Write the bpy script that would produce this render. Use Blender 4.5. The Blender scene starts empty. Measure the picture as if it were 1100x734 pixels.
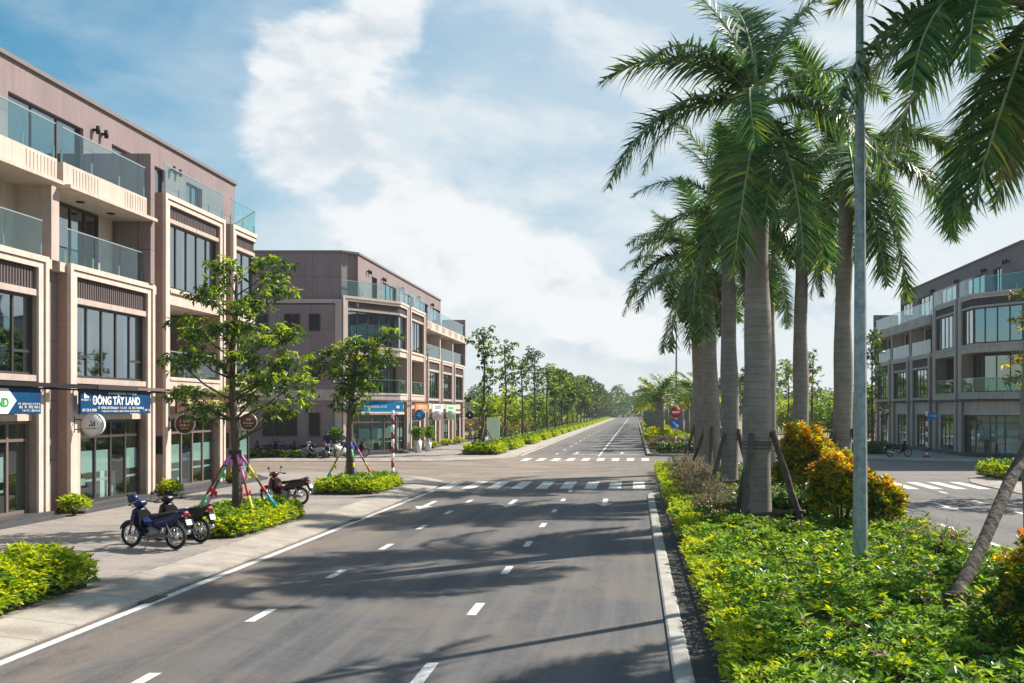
import bpy, bmesh, math, random
import numpy as np
from mathutils import Vector, Matrix
R = math.radians
random.seed(7)
RNG = np.random.default_rng(11)
SC = bpy.context.scene
COL = SC.collection

# ------------------------------------------------------------------ camera, sky, sun, exposure
cam_d = bpy.data.cameras.new('camera')
cam = bpy.data.objects.new('camera', cam_d)
COL.objects.link(cam)
cam.location = (0, 0, 3.3)
cam.rotation_euler = (R(90), 0, 0)
cam_d.sensor_width = 36
cam_d.lens = 34.7
cam_d.shift_x = -0.12
cam_d.shift_y = 0.0673
cam_d.clip_start = 0.1
cam_d.clip_end = 6000
SC.camera = cam

SUN_EL, SUN_AZ = 42.0, 52.0      # azimuth measured from +Y towards +X
sd = bpy.data.lights.new('sun', 'SUN')
sd.energy = 5.0
sd.angle = R(0.6)
sd.color = (1.0, 0.93, 0.82)
sun = bpy.data.objects.new('sun', sd)
COL.objects.link(sun)
sdir = Vector((math.sin(R(SUN_AZ)) * math.cos(R(SUN_EL)), math.cos(R(SUN_AZ)) * math.cos(R(SUN_EL)), math.sin(R(SUN_EL))))
sun.rotation_euler = sdir.to_track_quat('Z', 'Y').to_euler()
sun.location = sdir * 100
SC.view_settings.view_transform = 'Standard'
SC.view_settings.look = 'None'
SC.view_settings.gamma = 1.0
SC.view_settings.exposure = 0.72
SC.view_settings.use_curve_mapping = False

world = bpy.data.worlds.new('World')
SC.world = world
world.use_nodes = True
def build_world():
    nt = world.node_tree
    nt.nodes.clear()
    N, L = nt.nodes, nt.links
    out = N.new('ShaderNodeOutputWorld')
    bg = N.new('ShaderNodeBackground')
    bg.inputs[1].default_value = 0.08
    L.new(bg.outputs[0], out.inputs[0])
    sky = N.new('ShaderNodeTexSky')
    sky.sky_type = 'NISHITA'
    sky.sun_disc = False
    sky.sun_elevation = R(SUN_EL)
    sky.sun_rotation = R(SUN_AZ)
    sky.altitude = 10
    sky.air_density = 1.0
    sky.dust_density = 1.0
    sky.ozone_density = 2.0
    tc = N.new('ShaderNodeTexCoord')
    def math_(op, a, b=None, c=None, clamp=False):
        n = N.new('ShaderNodeMath'); n.operation = op; n.use_clamp = clamp
        for i, v in enumerate((a, b, c)):
            if v is None: continue
            if isinstance(v, (int, float)): n.inputs[i].default_value = v
            else: L.new(v, n.inputs[i])
        return n.outputs[0]
    def sstep(x, lo, hi):
        n = N.new('ShaderNodeMapRange'); n.interpolation_type = 'SMOOTHSTEP'
        L.new(x, n.inputs[0]); n.inputs[1].default_value = lo; n.inputs[2].default_value = hi
        return n.outputs[0]
    def noise(vec, scale, detail, rough, off=(0, 0, 0), sc=(1, 1, 1.7), dist=0.0):
        mp = N.new('ShaderNodeMapping'); mp.inputs['Location'].default_value = off; mp.inputs['Scale'].default_value = sc
        L.new(vec, mp.inputs[0])
        n = N.new('ShaderNodeTexNoise'); n.inputs['Scale'].default_value = scale; n.inputs['Detail'].default_value = detail
        n.inputs['Roughness'].default_value = rough; n.inputs['Distortion'].default_value = dist
        L.new(mp.outputs[0], n.inputs['Vector'])
        return n.outputs[0]
    d = tc.outputs['Generated']
    def blob(px, py, r):
        v = Vector(((px - 682) / 1060, 1, (441 - py) / 1060)).normalized()
        n = N.new('ShaderNodeVectorMath'); n.operation = 'DISTANCE'
        L.new(d, n.inputs[0]); n.inputs[1].default_value = v
        m = N.new('ShaderNodeMapRange'); m.interpolation_type = 'SMOOTHSTEP'
        L.new(n.outputs['Value'], m.inputs[0]); m.inputs[1].default_value = 0; m.inputs[2].default_value = r
        m.inputs[3].default_value = 1; m.inputs[4].default_value = 0
        return m.outputs[0]
    # cumulus cover field: broken cloud everywhere, with the banks where they stood that day
    base = noise(d, 5.0, 10, 0.60, (1.3, 0.2, 4.1), dist=0.25)
    fine = noise(d, 17.0, 9, 0.62, (5.3, 2.2, 0.1), dist=0.3)
    cov = math_('ADD', math_('MULTIPLY', base, 1.15), math_('MULTIPLY', fine, 0.45))
    blobs = [(340, 60, .11, .32), (300, 110, .10, .28), (350, 150, .09, .26), (270, 150, .10, .20), (420, 5, .09, .30), (440, 225, .08, .30), (400, 265, .08, .20), (480, 250, .09, .22), (390, 170, .05, .16),
             (560, 270, .10, .32), (620, 300, .09, .30), (500, 300, .08, .18), (640, 360, .12, .26), (350, 245, .09, .16), (1060, 250, .22, .20), (700, 350, .16, .16), (60, 10, .10, .16), (480, 118, .05, .22), (575, 108, .03, .22)]
    for px, py, r, k in blobs:
        cov = math_('ADD', cov, math_('MULTIPLY', blob(px, py, r), k))
    for px, py, r, k in [(110, 70, .26, .30), (60, 170, .2, .2), (540, 160, .10, .10), (200, 240, .08, .12), (700, 150, .25, .12), (385, 205, .035, .22), (480, 40, .06, .15)]:
        cov = math_('SUBTRACT', cov, math_('MULTIPLY', blob(px, py, r), k))
    alpha = sstep(cov, 0.92, 1.16)
    # thin bright veil over most of the sky, thinnest upper left
    veil = noise(d, 4.2, 9, 0.62, (3.3, 7.2, 1.1), (1, 1, 2.2), dist=.4)
    sep = N.new('ShaderNodeSeparateXYZ'); L.new(d, sep.inputs[0])
    vx = math_('MULTIPLY_ADD', sep.outputs[0], 1.75, 1.04)
    low = sstep(sep.outputs[2], 0.36, 0.02)
    veil_a = math_('ADD', math_('MULTIPLY', math_('SUBTRACT', veil, .5), 1.1), vx)
    veil_a = math_('ADD', veil_a, math_('MULTIPLY', low, 0.35))
    veil_a = math_('MINIMUM', math_('MAXIMUM', veil_a, 0.03), 0.93)
    ahead = math_('MULTIPLY', sstep(sep.outputs[1], -0.85, 0.25), sstep(sep.outputs[2], 0.90, 0.45))
    veil_a = math_('MULTIPLY', veil_a, math_('MAXIMUM', ahead, 0.4))
    alpha = math_('MULTIPLY', alpha, ahead)
    # cloud shade: the side away from the sun is greyer
    sh = noise(d, 5.0, 8, 0.55, (1.35, 0.24, 4.22))
    puff = noise(d, 11.0, 9, 0.62, (2.3, 6.2, 3.1), (1, 1, 1.5), dist=.5)
    puff2 = noise(d, 11.0, 9, 0.62, (2.33, 6.22, 3.16), (1, 1, 1.5), dist=.5)
    big = noise(d, 4.5, 5, 0.5, (9.3, 1.2, 3.1), (1, 1, 2.4))
    shade = sstep(math_('ADD', math_('ADD', math_('SUBTRACT', base, sh), math_('MULTIPLY', math_('SUBTRACT', puff, puff2), 0.9)), math_('MULTIPLY', math_('SUBTRACT', big, .47), 1.1)), -0.20, 0.20)
    def mix(f, a, b):
        n = N.new('ShaderNodeMix'); n.data_type = 'RGBA'
        if isinstance(f, float): n.inputs[0].default_value = f
        else: L.new(f, n.inputs[0])
        for i, v in ((6, a), (7, b)):
            if isinstance(v, tuple): n.inputs[i].default_value = (*v, 1)
            else: L.new(v, n.inputs[i])
        return n.outputs[2]
    hs = N.new('ShaderNodeHueSaturation'); hs.inputs['Saturation'].default_value = 1.5; hs.inputs['Value'].default_value = 0.95; hs.inputs['Hue'].default_value = 0.475
    L.new(sky.outputs[0], hs.inputs['Color'])
    vn = noise(d, 6.0, 9, 0.6, (8.3, 1.2, 2.1), (1, 1, 2.0), dist=.3)
    vc = mix(sstep(math_('ADD', vn, math_('MULTIPLY', low, .16)), .40, .66), (4.1, 5.15, 6.0), (6.3, 6.7, 6.9))
    c = mix(veil_a, hs.outputs[0], vc)
    cl = mix(shade, (5.0, 5.6, 6.1), (7.1, 7.25, 7.35))
    c = mix(math_('MULTIPLY', alpha, 0.95), c, cl)
    L.new(c, bg.inputs[0])
build_world()

# ------------------------------------------------------------------ materials
MATS = {}
def mat(name, col, rough=0.7, metal=0.0, spec=0.5, noise=None, bump=None, trans=0.0, island=0.0, coord='Object', streak=0.0):
    """noise = (scale, amount, second colour) ; bump = (scale, strength)"""
    if name in MATS: return MATS[name]
    m = bpy.data.materials.new(name); m.use_nodes = True
    nt = m.node_tree; N, L = nt.nodes, nt.links
    b = N['Principled BSDF']
    b.inputs['Base Color'].default_value = (*col, 1)
    b.inputs['Roughness'].default_value = rough
    b.inputs['Metallic'].default_value = metal
    b.inputs['Specular IOR Level'].default_value = spec
    tc = N.new('ShaderNodeTexCoord')
    src = None
    if noise:
        sc, amt, c2 = noise
        n = N.new('ShaderNodeTexNoise'); n.inputs['Scale'].default_value = sc; n.inputs['Detail'].default_value = 7; n.inputs['Roughness'].default_value = 0.62
        L.new(tc.outputs[coord], n.inputs['Vector'])
        mr = N.new('ShaderNodeMapRange'); L.new(n.outputs[0], mr.inputs[0]); mr.inputs[1].default_value = 0.35; mr.inputs[2].default_value = 0.68; mr.inputs[4].default_value = amt
        mx = N.new('ShaderNodeMix'); mx.data_type = 'RGBA'; L.new(mr.outputs[0], mx.inputs[0])
        mx.inputs[6].default_value = (*col, 1); mx.inputs[7].default_value = (*c2, 1)
        src = mx.outputs[2]
    if streak:      # rain streaks and grime running down the wall
        g2 = N.new('ShaderNodeNewGeometry'); mp = N.new('ShaderNodeMapping'); mp.inputs['Scale'].default_value = (5, 5, .28)
        L.new(g2.outputs['Position'], mp.inputs[0]); n3 = N.new('ShaderNodeTexNoise'); n3.inputs['Scale'].default_value = 1.0; n3.inputs['Detail'].default_value = 7; n3.inputs['Roughness'].default_value = .7
        L.new(mp.outputs[0], n3.inputs['Vector']); m3 = N.new('ShaderNodeMapRange'); L.new(n3.outputs[0], m3.inputs[0]); m3.inputs[1].default_value = .48; m3.inputs[2].default_value = .72; m3.inputs[3].default_value = 1; m3.inputs[4].default_value = 1 - streak
        x3 = N.new('ShaderNodeMix'); x3.data_type = 'RGBA'; x3.blend_type = 'MULTIPLY'; x3.inputs[0].default_value = 1
        if src: L.new(src, x3.inputs[6])
        else: x3.inputs[6].default_value = (*col, 1)
        L.new(m3.outputs[0], x3.inputs[7]); src = x3.outputs[2]
    if island:
        g = N.new('ShaderNodeNewGeometry')
        hs = N.new('ShaderNodeHueSaturation')
        mr = N.new('ShaderNodeMapRange'); L.new(g.outputs['Random Per Island'], mr.inputs[0]); mr.inputs[3].default_value = 1 - island; mr.inputs[4].default_value = 1 + island * 1.2
        L.new(mr.outputs[0], hs.inputs['Value'])
        mr2 = N.new('ShaderNodeMapRange'); L.new(g.outputs['Random Per Island'], mr2.inputs[0]); mr2.inputs[3].default_value = 0.515; mr2.inputs[4].default_value = 0.485
        L.new(mr2.outputs[0], hs.inputs['Hue'])
        if src: L.new(src, hs.inputs['Color'])
        else: hs.inputs['Color'].default_value = (*col, 1)
        src = hs.outputs[0]
    if src: L.new(src, b.inputs['Base Color'])
    if bump:
        n2 = N.new('ShaderNodeTexNoise'); n2.inputs['Scale'].default_value = bump[0]; n2.inputs['Detail'].default_value = 5
        L.new(tc.outputs[coord], n2.inputs['Vector'])
        bp = N.new('ShaderNodeBump'); bp.inputs['Strength'].default_value = bump[1]; bp.inputs['Distance'].default_value = 0.03
        L.new(n2.outputs[0], bp.inputs['Height']); L.new(bp.outputs[0], b.inputs['Normal'])
    if trans:
        t = N.new('ShaderNodeBsdfTranslucent')
        hs3 = N.new('ShaderNodeHueSaturation'); hs3.inputs['Saturation'].default_value = 1.1; hs3.inputs['Value'].default_value = 1.5; hs3.inputs['Hue'].default_value = 0.485
        if src: L.new(src, hs3.inputs['Color'])
        else: hs3.inputs['Color'].default_value = (*col, 1)
        L.new(hs3.outputs[0], t.inputs[0])
        ms = N.new('ShaderNodeMixShader'); ms.inputs[0].default_value = trans
        L.new(b.outputs[0], ms.inputs[1]); L.new(t.outputs[0], ms.inputs[2])
        L.new(ms.outputs[0], N['Material Output'].inputs[0])
    MATS[name] = m
    return m

def glass(name, tint, refl, rough=0.02):
    m = bpy.data.materials.new(name); m.use_nodes = True
    nt = m.node_tree; N, L = nt.nodes, nt.links
    N.remove(N['Principled BSDF'])
    tr = N.new('ShaderNodeBsdfTransparent'); tr.inputs[0].default_value = (*tint, 1)
    gl = N.new('ShaderNodeBsdfGlossy'); gl.inputs['Roughness'].default_value = rough; gl.inputs['Color'].default_value = (.85, .95, 1, 1)
    fr = N.new('ShaderNodeFresnel'); fr.inputs[0].default_value = 1.5
    ad = N.new('ShaderNodeMath'); ad.operation = 'ADD'; ad.use_clamp = True; L.new(fr.outputs[0], ad.inputs[0]); ad.inputs[1].default_value = refl
    tc = N.new('ShaderNodeTexCoord'); nz = N.new('ShaderNodeTexNoise'); nz.inputs['Scale'].default_value = 0.7
    L.new(tc.outputs['Object'], nz.inputs['Vector'])
    bp = N.new('ShaderNodeBump'); bp.inputs['Strength'].default_value = 0.12; bp.inputs['Distance'].default_value = 0.05
    L.new(nz.outputs[0], bp.inputs['Height']); L.new(bp.outputs[0], gl.inputs['Normal'])
    ge = N.new('ShaderNodeNewGeometry'); bf = N.new('ShaderNodeMath'); bf.operation = 'SUBTRACT'; bf.inputs[0].default_value = 1; L.new(ge.outputs['Backfacing'], bf.inputs[1])
    mu = N.new('ShaderNodeMath'); mu.operation = 'MULTIPLY'; L.new(ad.outputs[0], mu.inputs[0]); L.new(bf.outputs[0], mu.inputs[1])
    ms = N.new('ShaderNodeMixShader'); L.new(mu.outputs[0], ms.inputs[0]); L.new(tr.outputs[0], ms.inputs[1]); L.new(gl.outputs[0], ms.inputs[2])
    L.new(ms.outputs[0], N['Material Output'].inputs[0])
    MATS[name] = m
    return m

M_STONE = mat('travertine', (.41, .285, .225), .75, noise=(9, .8, (.30, .20, .155)), bump=(40, .5), streak=.25)
M_CREAM = mat('cream_stone', (.68, .55, .49), .7, noise=(3, .6, (.53, .43, .34)), bump=(30, .15), streak=.22)
M_CREAMW = mat('cream_paint', (.63, .515, .44), .8, noise=(1.2, .7, (.50, .405, .345)), streak=.32)
M_BAND = mat('ashlar_band', (.54, .43, .38), .8, noise=(2, .7, (.44, .35, .31)), streak=.3)
M_RIB = mat('ribbed_panel', (.115, .09, .088), .7, noise=(6, .7, (.075, .058, .058)))
M_ALU = mat('dark_frame', (.05, .042, .042), .45)
M_ALU2 = mat('bronze_frame', (.17, .125, .115), .5)
M_RAIL = mat('rail_metal', (.45, .48, .48), .35, metal=.7)
M_INT = mat('interior_wall', (.60, .60, .54), .8, noise=(.6, .8, (.30, .31, .28)))
M_CURT = mat('curtain', (.62, .66, .64), .9, noise=(2, .5, (.4, .45, .45)))
M_FROST = mat('frosted_film', (.40, .44, .43), .6)
M_BLACK = mat('black_plastic', (.016, .016, .018), .6, spec=.3)
M_STEP = mat('plinth_stone', (.055, .055, .06), .5, noise=(4, .6, (.09, .09, .095)))
M_ROOF = mat('roof_slab', (.20, .17, .17), .9)
G_WIN = glass('window_glass', (.45, .58, .60), .30)
G_SHOP = glass('shop_glass', (.80, .90, .88), .05)
G_RAIL = glass('rail_glass', (.77, .945, .935), .04)
M_DGL = mat('dark_glass', (.014, .018, .022), .12, spec=.35)

def stucco():
    m = mat('mauve_stucco', (.29, .213, .216), .85, noise=(.8, .9, (.24, .178, .183)), bump=(25, .12), streak=.22)
    nt = m.node_tree; N, L = nt.nodes, nt.links
    b = N['Principled BSDF']; src = b.inputs['Base Color'].links[0].from_socket
    tc = N.new('ShaderNodeTexCoord'); br = N.new('ShaderNodeTexBrick')
    mp = N.new('ShaderNodeMapping'); mp.inputs['Rotation'].default_value = (R(90), 0, 0)
    L.new(tc.outputs['Object'], mp.inputs[0]); L.new(mp.outputs[0], br.inputs['Vector'])
    br.offset = 0; br.inputs['Scale'].default_value = 1; br.inputs['Brick Width'].default_value = 2.4; br.inputs['Row Height'].default_value = 1.8
    br.inputs['Mortar Size'].default_value = .018; br.inputs['Mortar Smooth'].default_value = 0
    br.inputs['Color1'].default_value = (1, 1, 1, 1); br.inputs['Color2'].default_value = (.93, .93, .93, 1); br.inputs['Mortar'].default_value = (.6, .6, .6, 1)
    mx = N.new('ShaderNodeMix'); mx.data_type = 'RGBA'; mx.blend_type = 'MULTIPLY'; mx.inputs[0].default_value = 1
    L.new(src, mx.inputs[6]); L.new(br.outputs[0], mx.inputs[7]); L.new(mx.outputs[2], b.inputs['Base Color'])
    return m
M_MAUVE = stucco()

# foliage
F_LIME = mat('lime_leaf', (.42, .50, .03), .6, spec=.15, island=.35, trans=.38, noise=(.9, .5, (.40, .45, .05)))
F_GREEN = mat('green_leaf', (.09, .21, .03), .55, spec=.18, island=.45, trans=.32, noise=(.8, .7, (.20, .34, .045)))
F_DARK = mat('dark_leaf', (.04, .105, .022), .35, island=.45, trans=.25, noise=(.8, .6, (.075, .15, .025)))
F_COVER = mat('cover_leaf', (.16, .31, .042), .6, spec=.12, island=.6, trans=.30, noise=(.55, .8, (.27, .40, .05)))
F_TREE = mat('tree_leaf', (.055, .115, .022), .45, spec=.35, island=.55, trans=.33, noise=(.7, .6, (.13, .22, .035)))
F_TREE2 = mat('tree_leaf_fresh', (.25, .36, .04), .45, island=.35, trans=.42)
F_OLIVE = mat('olive_leaf', (.16, .155, .05), .5, island=.4, trans=.3)
F_GREY = mat('dusty_leaf', (.10, .125, .065), .55, island=.45, trans=.3)
F_BAMB = mat('bamboo_leaf', (.34, .44, .07), .5, island=.4, trans=.4)
F_PALM = mat('palm_leaf', (.055, .14, .036), .42, spec=.30, island=.6, trans=.30, noise=(.9, .7, (.10, .19, .04)))
F_PALMY = mat('palm_leaf_yellow', (.30, .33, .05), .4, island=.4, trans=.4)
F_GOLD = mat('gold_leaf', (.64, .53, .04), .42, island=.35, trans=.35)
F_ORANGE = mat('orange_leaf', (.58, .24, .03), .42, island=.35, trans=.3)
F_DRY = mat('dry_leaf', (.26, .19, .10), .7, island=.45, trans=.2)
F_PURP = mat('purple_leaf', (.16, .09, .10), .6, island=.4, trans=.2)
M_BARK = mat('bark', (.13, .10, .08), .9, noise=(7, .8, (.06, .045, .035)), bump=(18, 1.0))
M_BARKL = mat('pale_bark', (.24, .21, .17), .9, noise=(6, .8, (.11, .09, .07)), bump=(18, .8))
M_STAKE = mat('stake_wood', (.16, .12, .095), .9, noise=(6, .9, (.065, .05, .042)), bump=(9, 1.4))
M_STEM = mat('twig', (.12, .085, .06), .9)
M_SOIL = mat('soil', (.045, .034, .025), 1.0, noise=(3, .8, (.075, .058, .04)), bump=(12, 1.0), coord='Object')
M_SHAFT = mat('crownshaft', (.16, .22, .08), .5, noise=(3, .6, (.25, .22, .12)))
M_FIBRE = mat('fibre', (.17, .085, .045), .9, noise=(8, .6, (.09, .05, .03)))

def palm_bark():
    m = mat('palm_trunk', (.34, .285, .25), .85, noise=(2.2, .8, (.20, .175, .16)), bump=(30, .5))
    nt = m.node_tree; N, L = nt.nodes, nt.links
    b = N['Principled BSDF']; src = b.inputs['Base Color'].links[0].from_socket
    tc = N.new('ShaderNodeTexCoord'); w = N.new('ShaderNodeTexWave'); w.bands_direction = 'Z'; w.wave_profile = 'SAW'
    w.inputs['Scale'].default_value = 1.5; w.inputs['Distortion'].default_value = 2.2; w.inputs['Detail'].default_value = 4; w.inputs['Detail Scale'].default_value = .5
    L.new(tc.outputs['Object'], w.inputs['Vector'])
    rp = N.new('ShaderNodeMapRange'); L.new(w.outputs['Fac'], rp.inputs[0]); rp.inputs[1].default_value = 0; rp.inputs[2].default_value = .22; rp.inputs[3].default_value = .62; rp.inputs[4].default_value = 1
    mx = N.new('ShaderNodeMix'); mx.data_type = 'RGBA'; mx.blend_type = 'MULTIPLY'; mx.inputs[0].default_value = .8
    L.new(src, mx.inputs[6]); L.new(rp.outputs[0], mx.inputs[7])
    g = N.new('ShaderNodeNewGeometry'); n5 = N.new('ShaderNodeTexNoise'); n5.inputs['Scale'].default_value = 1.6; n5.inputs['Detail'].default_value = 8; n5.inputs['Roughness'].default_value = .7; L.new(g.outputs['Position'], n5.inputs['Vector'])
    m5 = N.new('ShaderNodeMapRange'); L.new(n5.outputs[0], m5.inputs[0]); m5.inputs[1].default_value = .5; m5.inputs[2].default_value = .62; m5.inputs[4].default_value = .75
    x5 = N.new('ShaderNodeMix'); x5.data_type = 'RGBA'; L.new(m5.outputs[0], x5.inputs[0]); L.new(mx.outputs[2], x5.inputs[6]); x5.inputs[7].default_value = (.20, .185, .15, 1)
    L.new(x5.outputs[2], b.inputs['Base Color'])
    return m
M_PTRUNK = palm_bark()

def asphalt():
    m = mat('asphalt', (.066, .066, .070), .8)
    nt = m.node_tree; N, L = nt.nodes, nt.links; b = N['Principled BSDF']
    g = N.new('ShaderNodeNewGeometry')
    def nz(s, det, sc=(1, 1, 1)):
        mp = N.new('ShaderNodeMapping'); mp.inputs['Scale'].default_value = sc; L.new(g.outputs['Position'], mp.inputs[0])
        n = N.new('ShaderNodeTexNoise'); n.inputs['Scale'].default_value = s; n.inputs['Detail'].default_value = det; n.inputs['Roughness'].default_value = .65
        L.new(mp.outputs[0], n.inputs['Vector']); return n.outputs[0]
    def rng(x, a, c, lo=0, hi=1):
        r = N.new('ShaderNodeMapRange'); r.interpolation_type = 'SMOOTHSTEP'; L.new(x, r.inputs[0]); r.inputs[1].default_value = a; r.inputs[2].default_value = c; r.inputs[3].default_value = lo; r.inputs[4].default_value = hi; return r.outputs[0]
    def mul(a, c, op='MULTIPLY'):
        n = N.new('ShaderNodeMath'); n.operation = op
        for i, v in ((0, a), (1, c)):
            if isinstance(v, (int, float)): n.inputs[i].default_value = v
            else: L.new(v, n.inputs[i])
        return n.outputs[0]
    def mix(f, a, c):
        n = N.new('ShaderNodeMix'); n.data_type = 'RGBA'; L.new(f, n.inputs[0])
        for i, v in ((6, a), (7, c)):
            if isinstance(v, tuple): n.inputs[i].default_value = (*v, 1)
            else: L.new(v, n.inputs[i])
        return n.outputs[2]
    sep = N.new('ShaderNodeSeparateXYZ'); L.new(g.outputs['Position'], sep.inputs[0])
    # tyre-worn streaks along the road, speckle, and pale brown dust blown over the junction and along the kerb
    streak = rng(nz(1.5, 7, (1, .045, 1)), .40, .60)
    c = mix(streak, (.046, .051, .063), (.112, .108, .108))
    speck = rng(nz(60, 3), .35, .75)
    c = mix(mul(speck, .6), c, (.15, .14, .135))
    c = mix(mul(rng(nz(7, 6), .50, .66), .35), c, (.16, .145, .13))
    pat = rng(nz(.35, 6), .42, .60)
    jy = mul(rng(sep.outputs[1], 38, 50), rng(sep.outputs[1], 76, 66))
    jx = rng(sep.outputs[0], 2, -9)
    junction = mul(mul(jy, mul(jx, .55, 'ADD')), mul(rng(nz(.8, 6, (.35, 1, 1)), .33, .58), .8))
    c = mix(junction, c, (.30, .235, .18))
    edge = mul(rng(sep.outputs[0], -5.0, -8.4), mul(rng(nz(.9, 6, (1, .3, 1)), .38, .58), .75))
    c = mix(edge, c, (.24, .185, .145))
    c = mix(mul(pat, .5), c, (.17, .138, .115))
    c = mix(mul(rng(nz(22, 4), .5, .72), .35), c, (.036, .036, .038))
    vo = N.new('ShaderNodeTexVoronoi'); vo.feature = 'DISTANCE_TO_EDGE'; vo.inputs['Scale'].default_value = .16
    vm = N.new('ShaderNodeMix'); vm.data_type = 'RGBA'; vm.inputs[0].default_value = .35
    nn = N.new('ShaderNodeTexNoise'); nn.inputs['Scale'].default_value = 1.1; nn.inputs['Detail'].default_value = 5; L.new(g.outputs['Position'], nn.inputs['Vector'])
    L.new(g.outputs['Position'], vm.inputs[6]); L.new(nn.outputs['Color'], vm.inputs[7]); L.new(vm.outputs[2], vo.inputs['Vector'])
    crack = mul(rng(vo.outputs['Distance'], .005, .001), .2)
    c = mix(crack, c, (.03, .03, .032))
    L.new(c, b.inputs['Base Color'])
    bp = N.new('ShaderNodeBump'); bp.inputs['Strength'].default_value = .8; bp.inputs['Distance'].default_value = .012
    L.new(nz(55, 4), bp.inputs['Height']); L.new(bp.outputs[0], b.inputs['Normal'])
    return m
M_ASPH = asphalt()

def paving():
    m = mat('paving', (.36, .33, .31), .85)
    nt = m.node_tree; N, L = nt.nodes, nt.links; b = N['Principled BSDF']
    g = N.new('ShaderNodeNewGeometry')
    br = N.new('ShaderNodeTexBrick'); L.new(g.outputs['Position'], br.inputs['Vector'])
    br.inputs['Scale'].default_value = 1; br.inputs['Brick Width'].default_value = .6; br.inputs['Row Height'].default_value = .3
    br.inputs['Mortar Size'].default_value = .012; br.inputs['Color1'].default_value = (.29, .255, .235, 1); br.inputs['Color2'].default_value = (.20, .182, .175, 1); br.inputs['Mortar'].default_value = (.09, .08, .075, 1)
    n = N.new('ShaderNodeTexNoise'); n.inputs['Scale'].default_value = .5; n.inputs['Detail'].default_value = 8; n.inputs['Roughness'].default_value = .65; L.new(g.outputs['Position'], n.inputs['Vector'])
    r = N.new('ShaderNodeMapRange'); L.new(n.outputs[0], r.inputs[0]); r.inputs[1].default_value = .40; r.inputs[2].default_value = .62; r.inputs[4].default_value = .6
    mx = N.new('ShaderNodeMix'); mx.data_type = 'RGBA'; L.new(r.outputs[0], mx.inputs[0]); L.new(br.outputs[0], mx.inputs[6]); mx.inputs[7].default_value = (.35, .295, .25, 1)
    L.new(mx.outputs[2], b.inputs['Base Color'])
    bp = N.new('ShaderNodeBump'); bp.inputs['Strength'].default_value = .3; bp.inputs['Distance'].default_value = .01; L.new(br.outputs['Fac'], bp.inputs['Height']); bp.invert = True
    L.new(bp.outputs[0], b.inputs['Normal'])
    return m
M_PAVE = paving()

def kerbmat():
    m = mat('kerb_concrete', (.42, .375, .33), .85, noise=(1.1, .95, (.25, .21, .175)), bump=(25, .3))
    nt = m.node_tree; N, L = nt.nodes, nt.links; b = N['Principled BSDF']; src = b.inputs['Base Color'].links[0].from_socket
    g = N.new('ShaderNodeNewGeometry'); sp = N.new('ShaderNodeSeparateXYZ'); L.new(g.outputs['Position'], sp.inputs[0])
    fr = N.new('ShaderNodeMath'); fr.operation = 'FRACT'; L.new(sp.outputs[1], fr.inputs[0])
    lt = N.new('ShaderNodeMath'); lt.operation = 'LESS_THAN'; L.new(fr.outputs[0], lt.inputs[0]); lt.inputs[1].default_value = .02
    mx = N.new('ShaderNodeMix'); mx.data_type = 'RGBA'; L.new(lt.outputs[0], mx.inputs[0]); L.new(src, mx.inputs[6]); mx.inputs[7].default_value = (.13, .11, .10, 1)
    L.new(mx.outputs[2], b.inputs['Base Color'])
    return m
M_KERB = kerbmat()
M_GUT = mat('gutter_asphalt', (.038, .036, .038), .9, noise=(4, .7, (.055, .048, .044)), bump=(60, .15))
M_PAINT = mat('road_paint', (.78, .77, .73), .7, noise=(9, .85, (.34, .32, .30)), bump=(50, .2))
M_FIELD = mat('field', (.24, .20, .09), 1.0, noise=(.06, .9, (.12, .17, .05)), coord='Object')
M_GALV = mat('galvanised', (.40, .45, .46), .5, metal=.45, noise=(7, .95, (.20, .25, .27)), streak=.3)
M_WHITE = mat('white_paint', (.78, .78, .76), .5)
M_RED = mat('red_paint', (.55, .03, .03), .45)
M_MAROON = mat('maroon_paint', (.27, .03, .05), .5)
M_BLUE = mat('blue_paint', (.02, .14, .50), .45)
M_BLUES = mat('sign_blue', (.004, .040, .125), .6, spec=.12, noise=(1, .6, (.003, .08, .20)))
M_SKYB = mat('shop_blue', (.008, .19, .42), .6, spec=.2)
M_ORG = mat('shop_orange', (.75, .20, .05), .5)
M_BROWN = mat('shop_brown', (.085, .028, .022), .5)
M_PGREEN = mat('shop_green', (.55, .72, .55), .5)
M_DGREEN = mat('letter_green', (.02, .30, .10), .5)
M_CREAMT = mat('cream_letter', (.75, .62, .40), .5)
M_TEXTW = mat('white_letter', (.85, .86, .88), .5)
M_TEXTD = mat('dark_letter', (.05, .05, .055), .5)
M_TYRE = mat('tyre', (.018, .018, .019), .8)
M_CHROME = mat('chrome', (.6, .6, .6), .22, metal=1)
M_METAL = mat('engine_metal', (.20, .20, .21), .4, metal=.8)
M_POT = mat('pot', (.72, .71, .68), .5)

# ------------------------------------------------------------------ helpers
def tag(o, label=None, cat=None, group=None, kind=None):
    if label: o['label'] = label
    if cat: o['category'] = cat
    if group: o['group'] = group
    if kind: o['kind'] = kind
    return o
def empty(name, loc, rz=0.0):
    o = bpy.data.objects.new(name, None); o.empty_display_size = .2
    COL.objects.link(o); o.location = loc; o.rotation_euler = (0, 0, rz)
    return o
def copy_tree(o, parent=None):
    c = o.copy(); COL.objects.link(c)
    if parent: c.parent = parent
    for ch in list(o.children): copy_tree(ch, c)
    return c
def wloc(o):
    v = Vector((0, 0, 0))
    while o: v += Vector(o.location); o = o.parent
    return v

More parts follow.
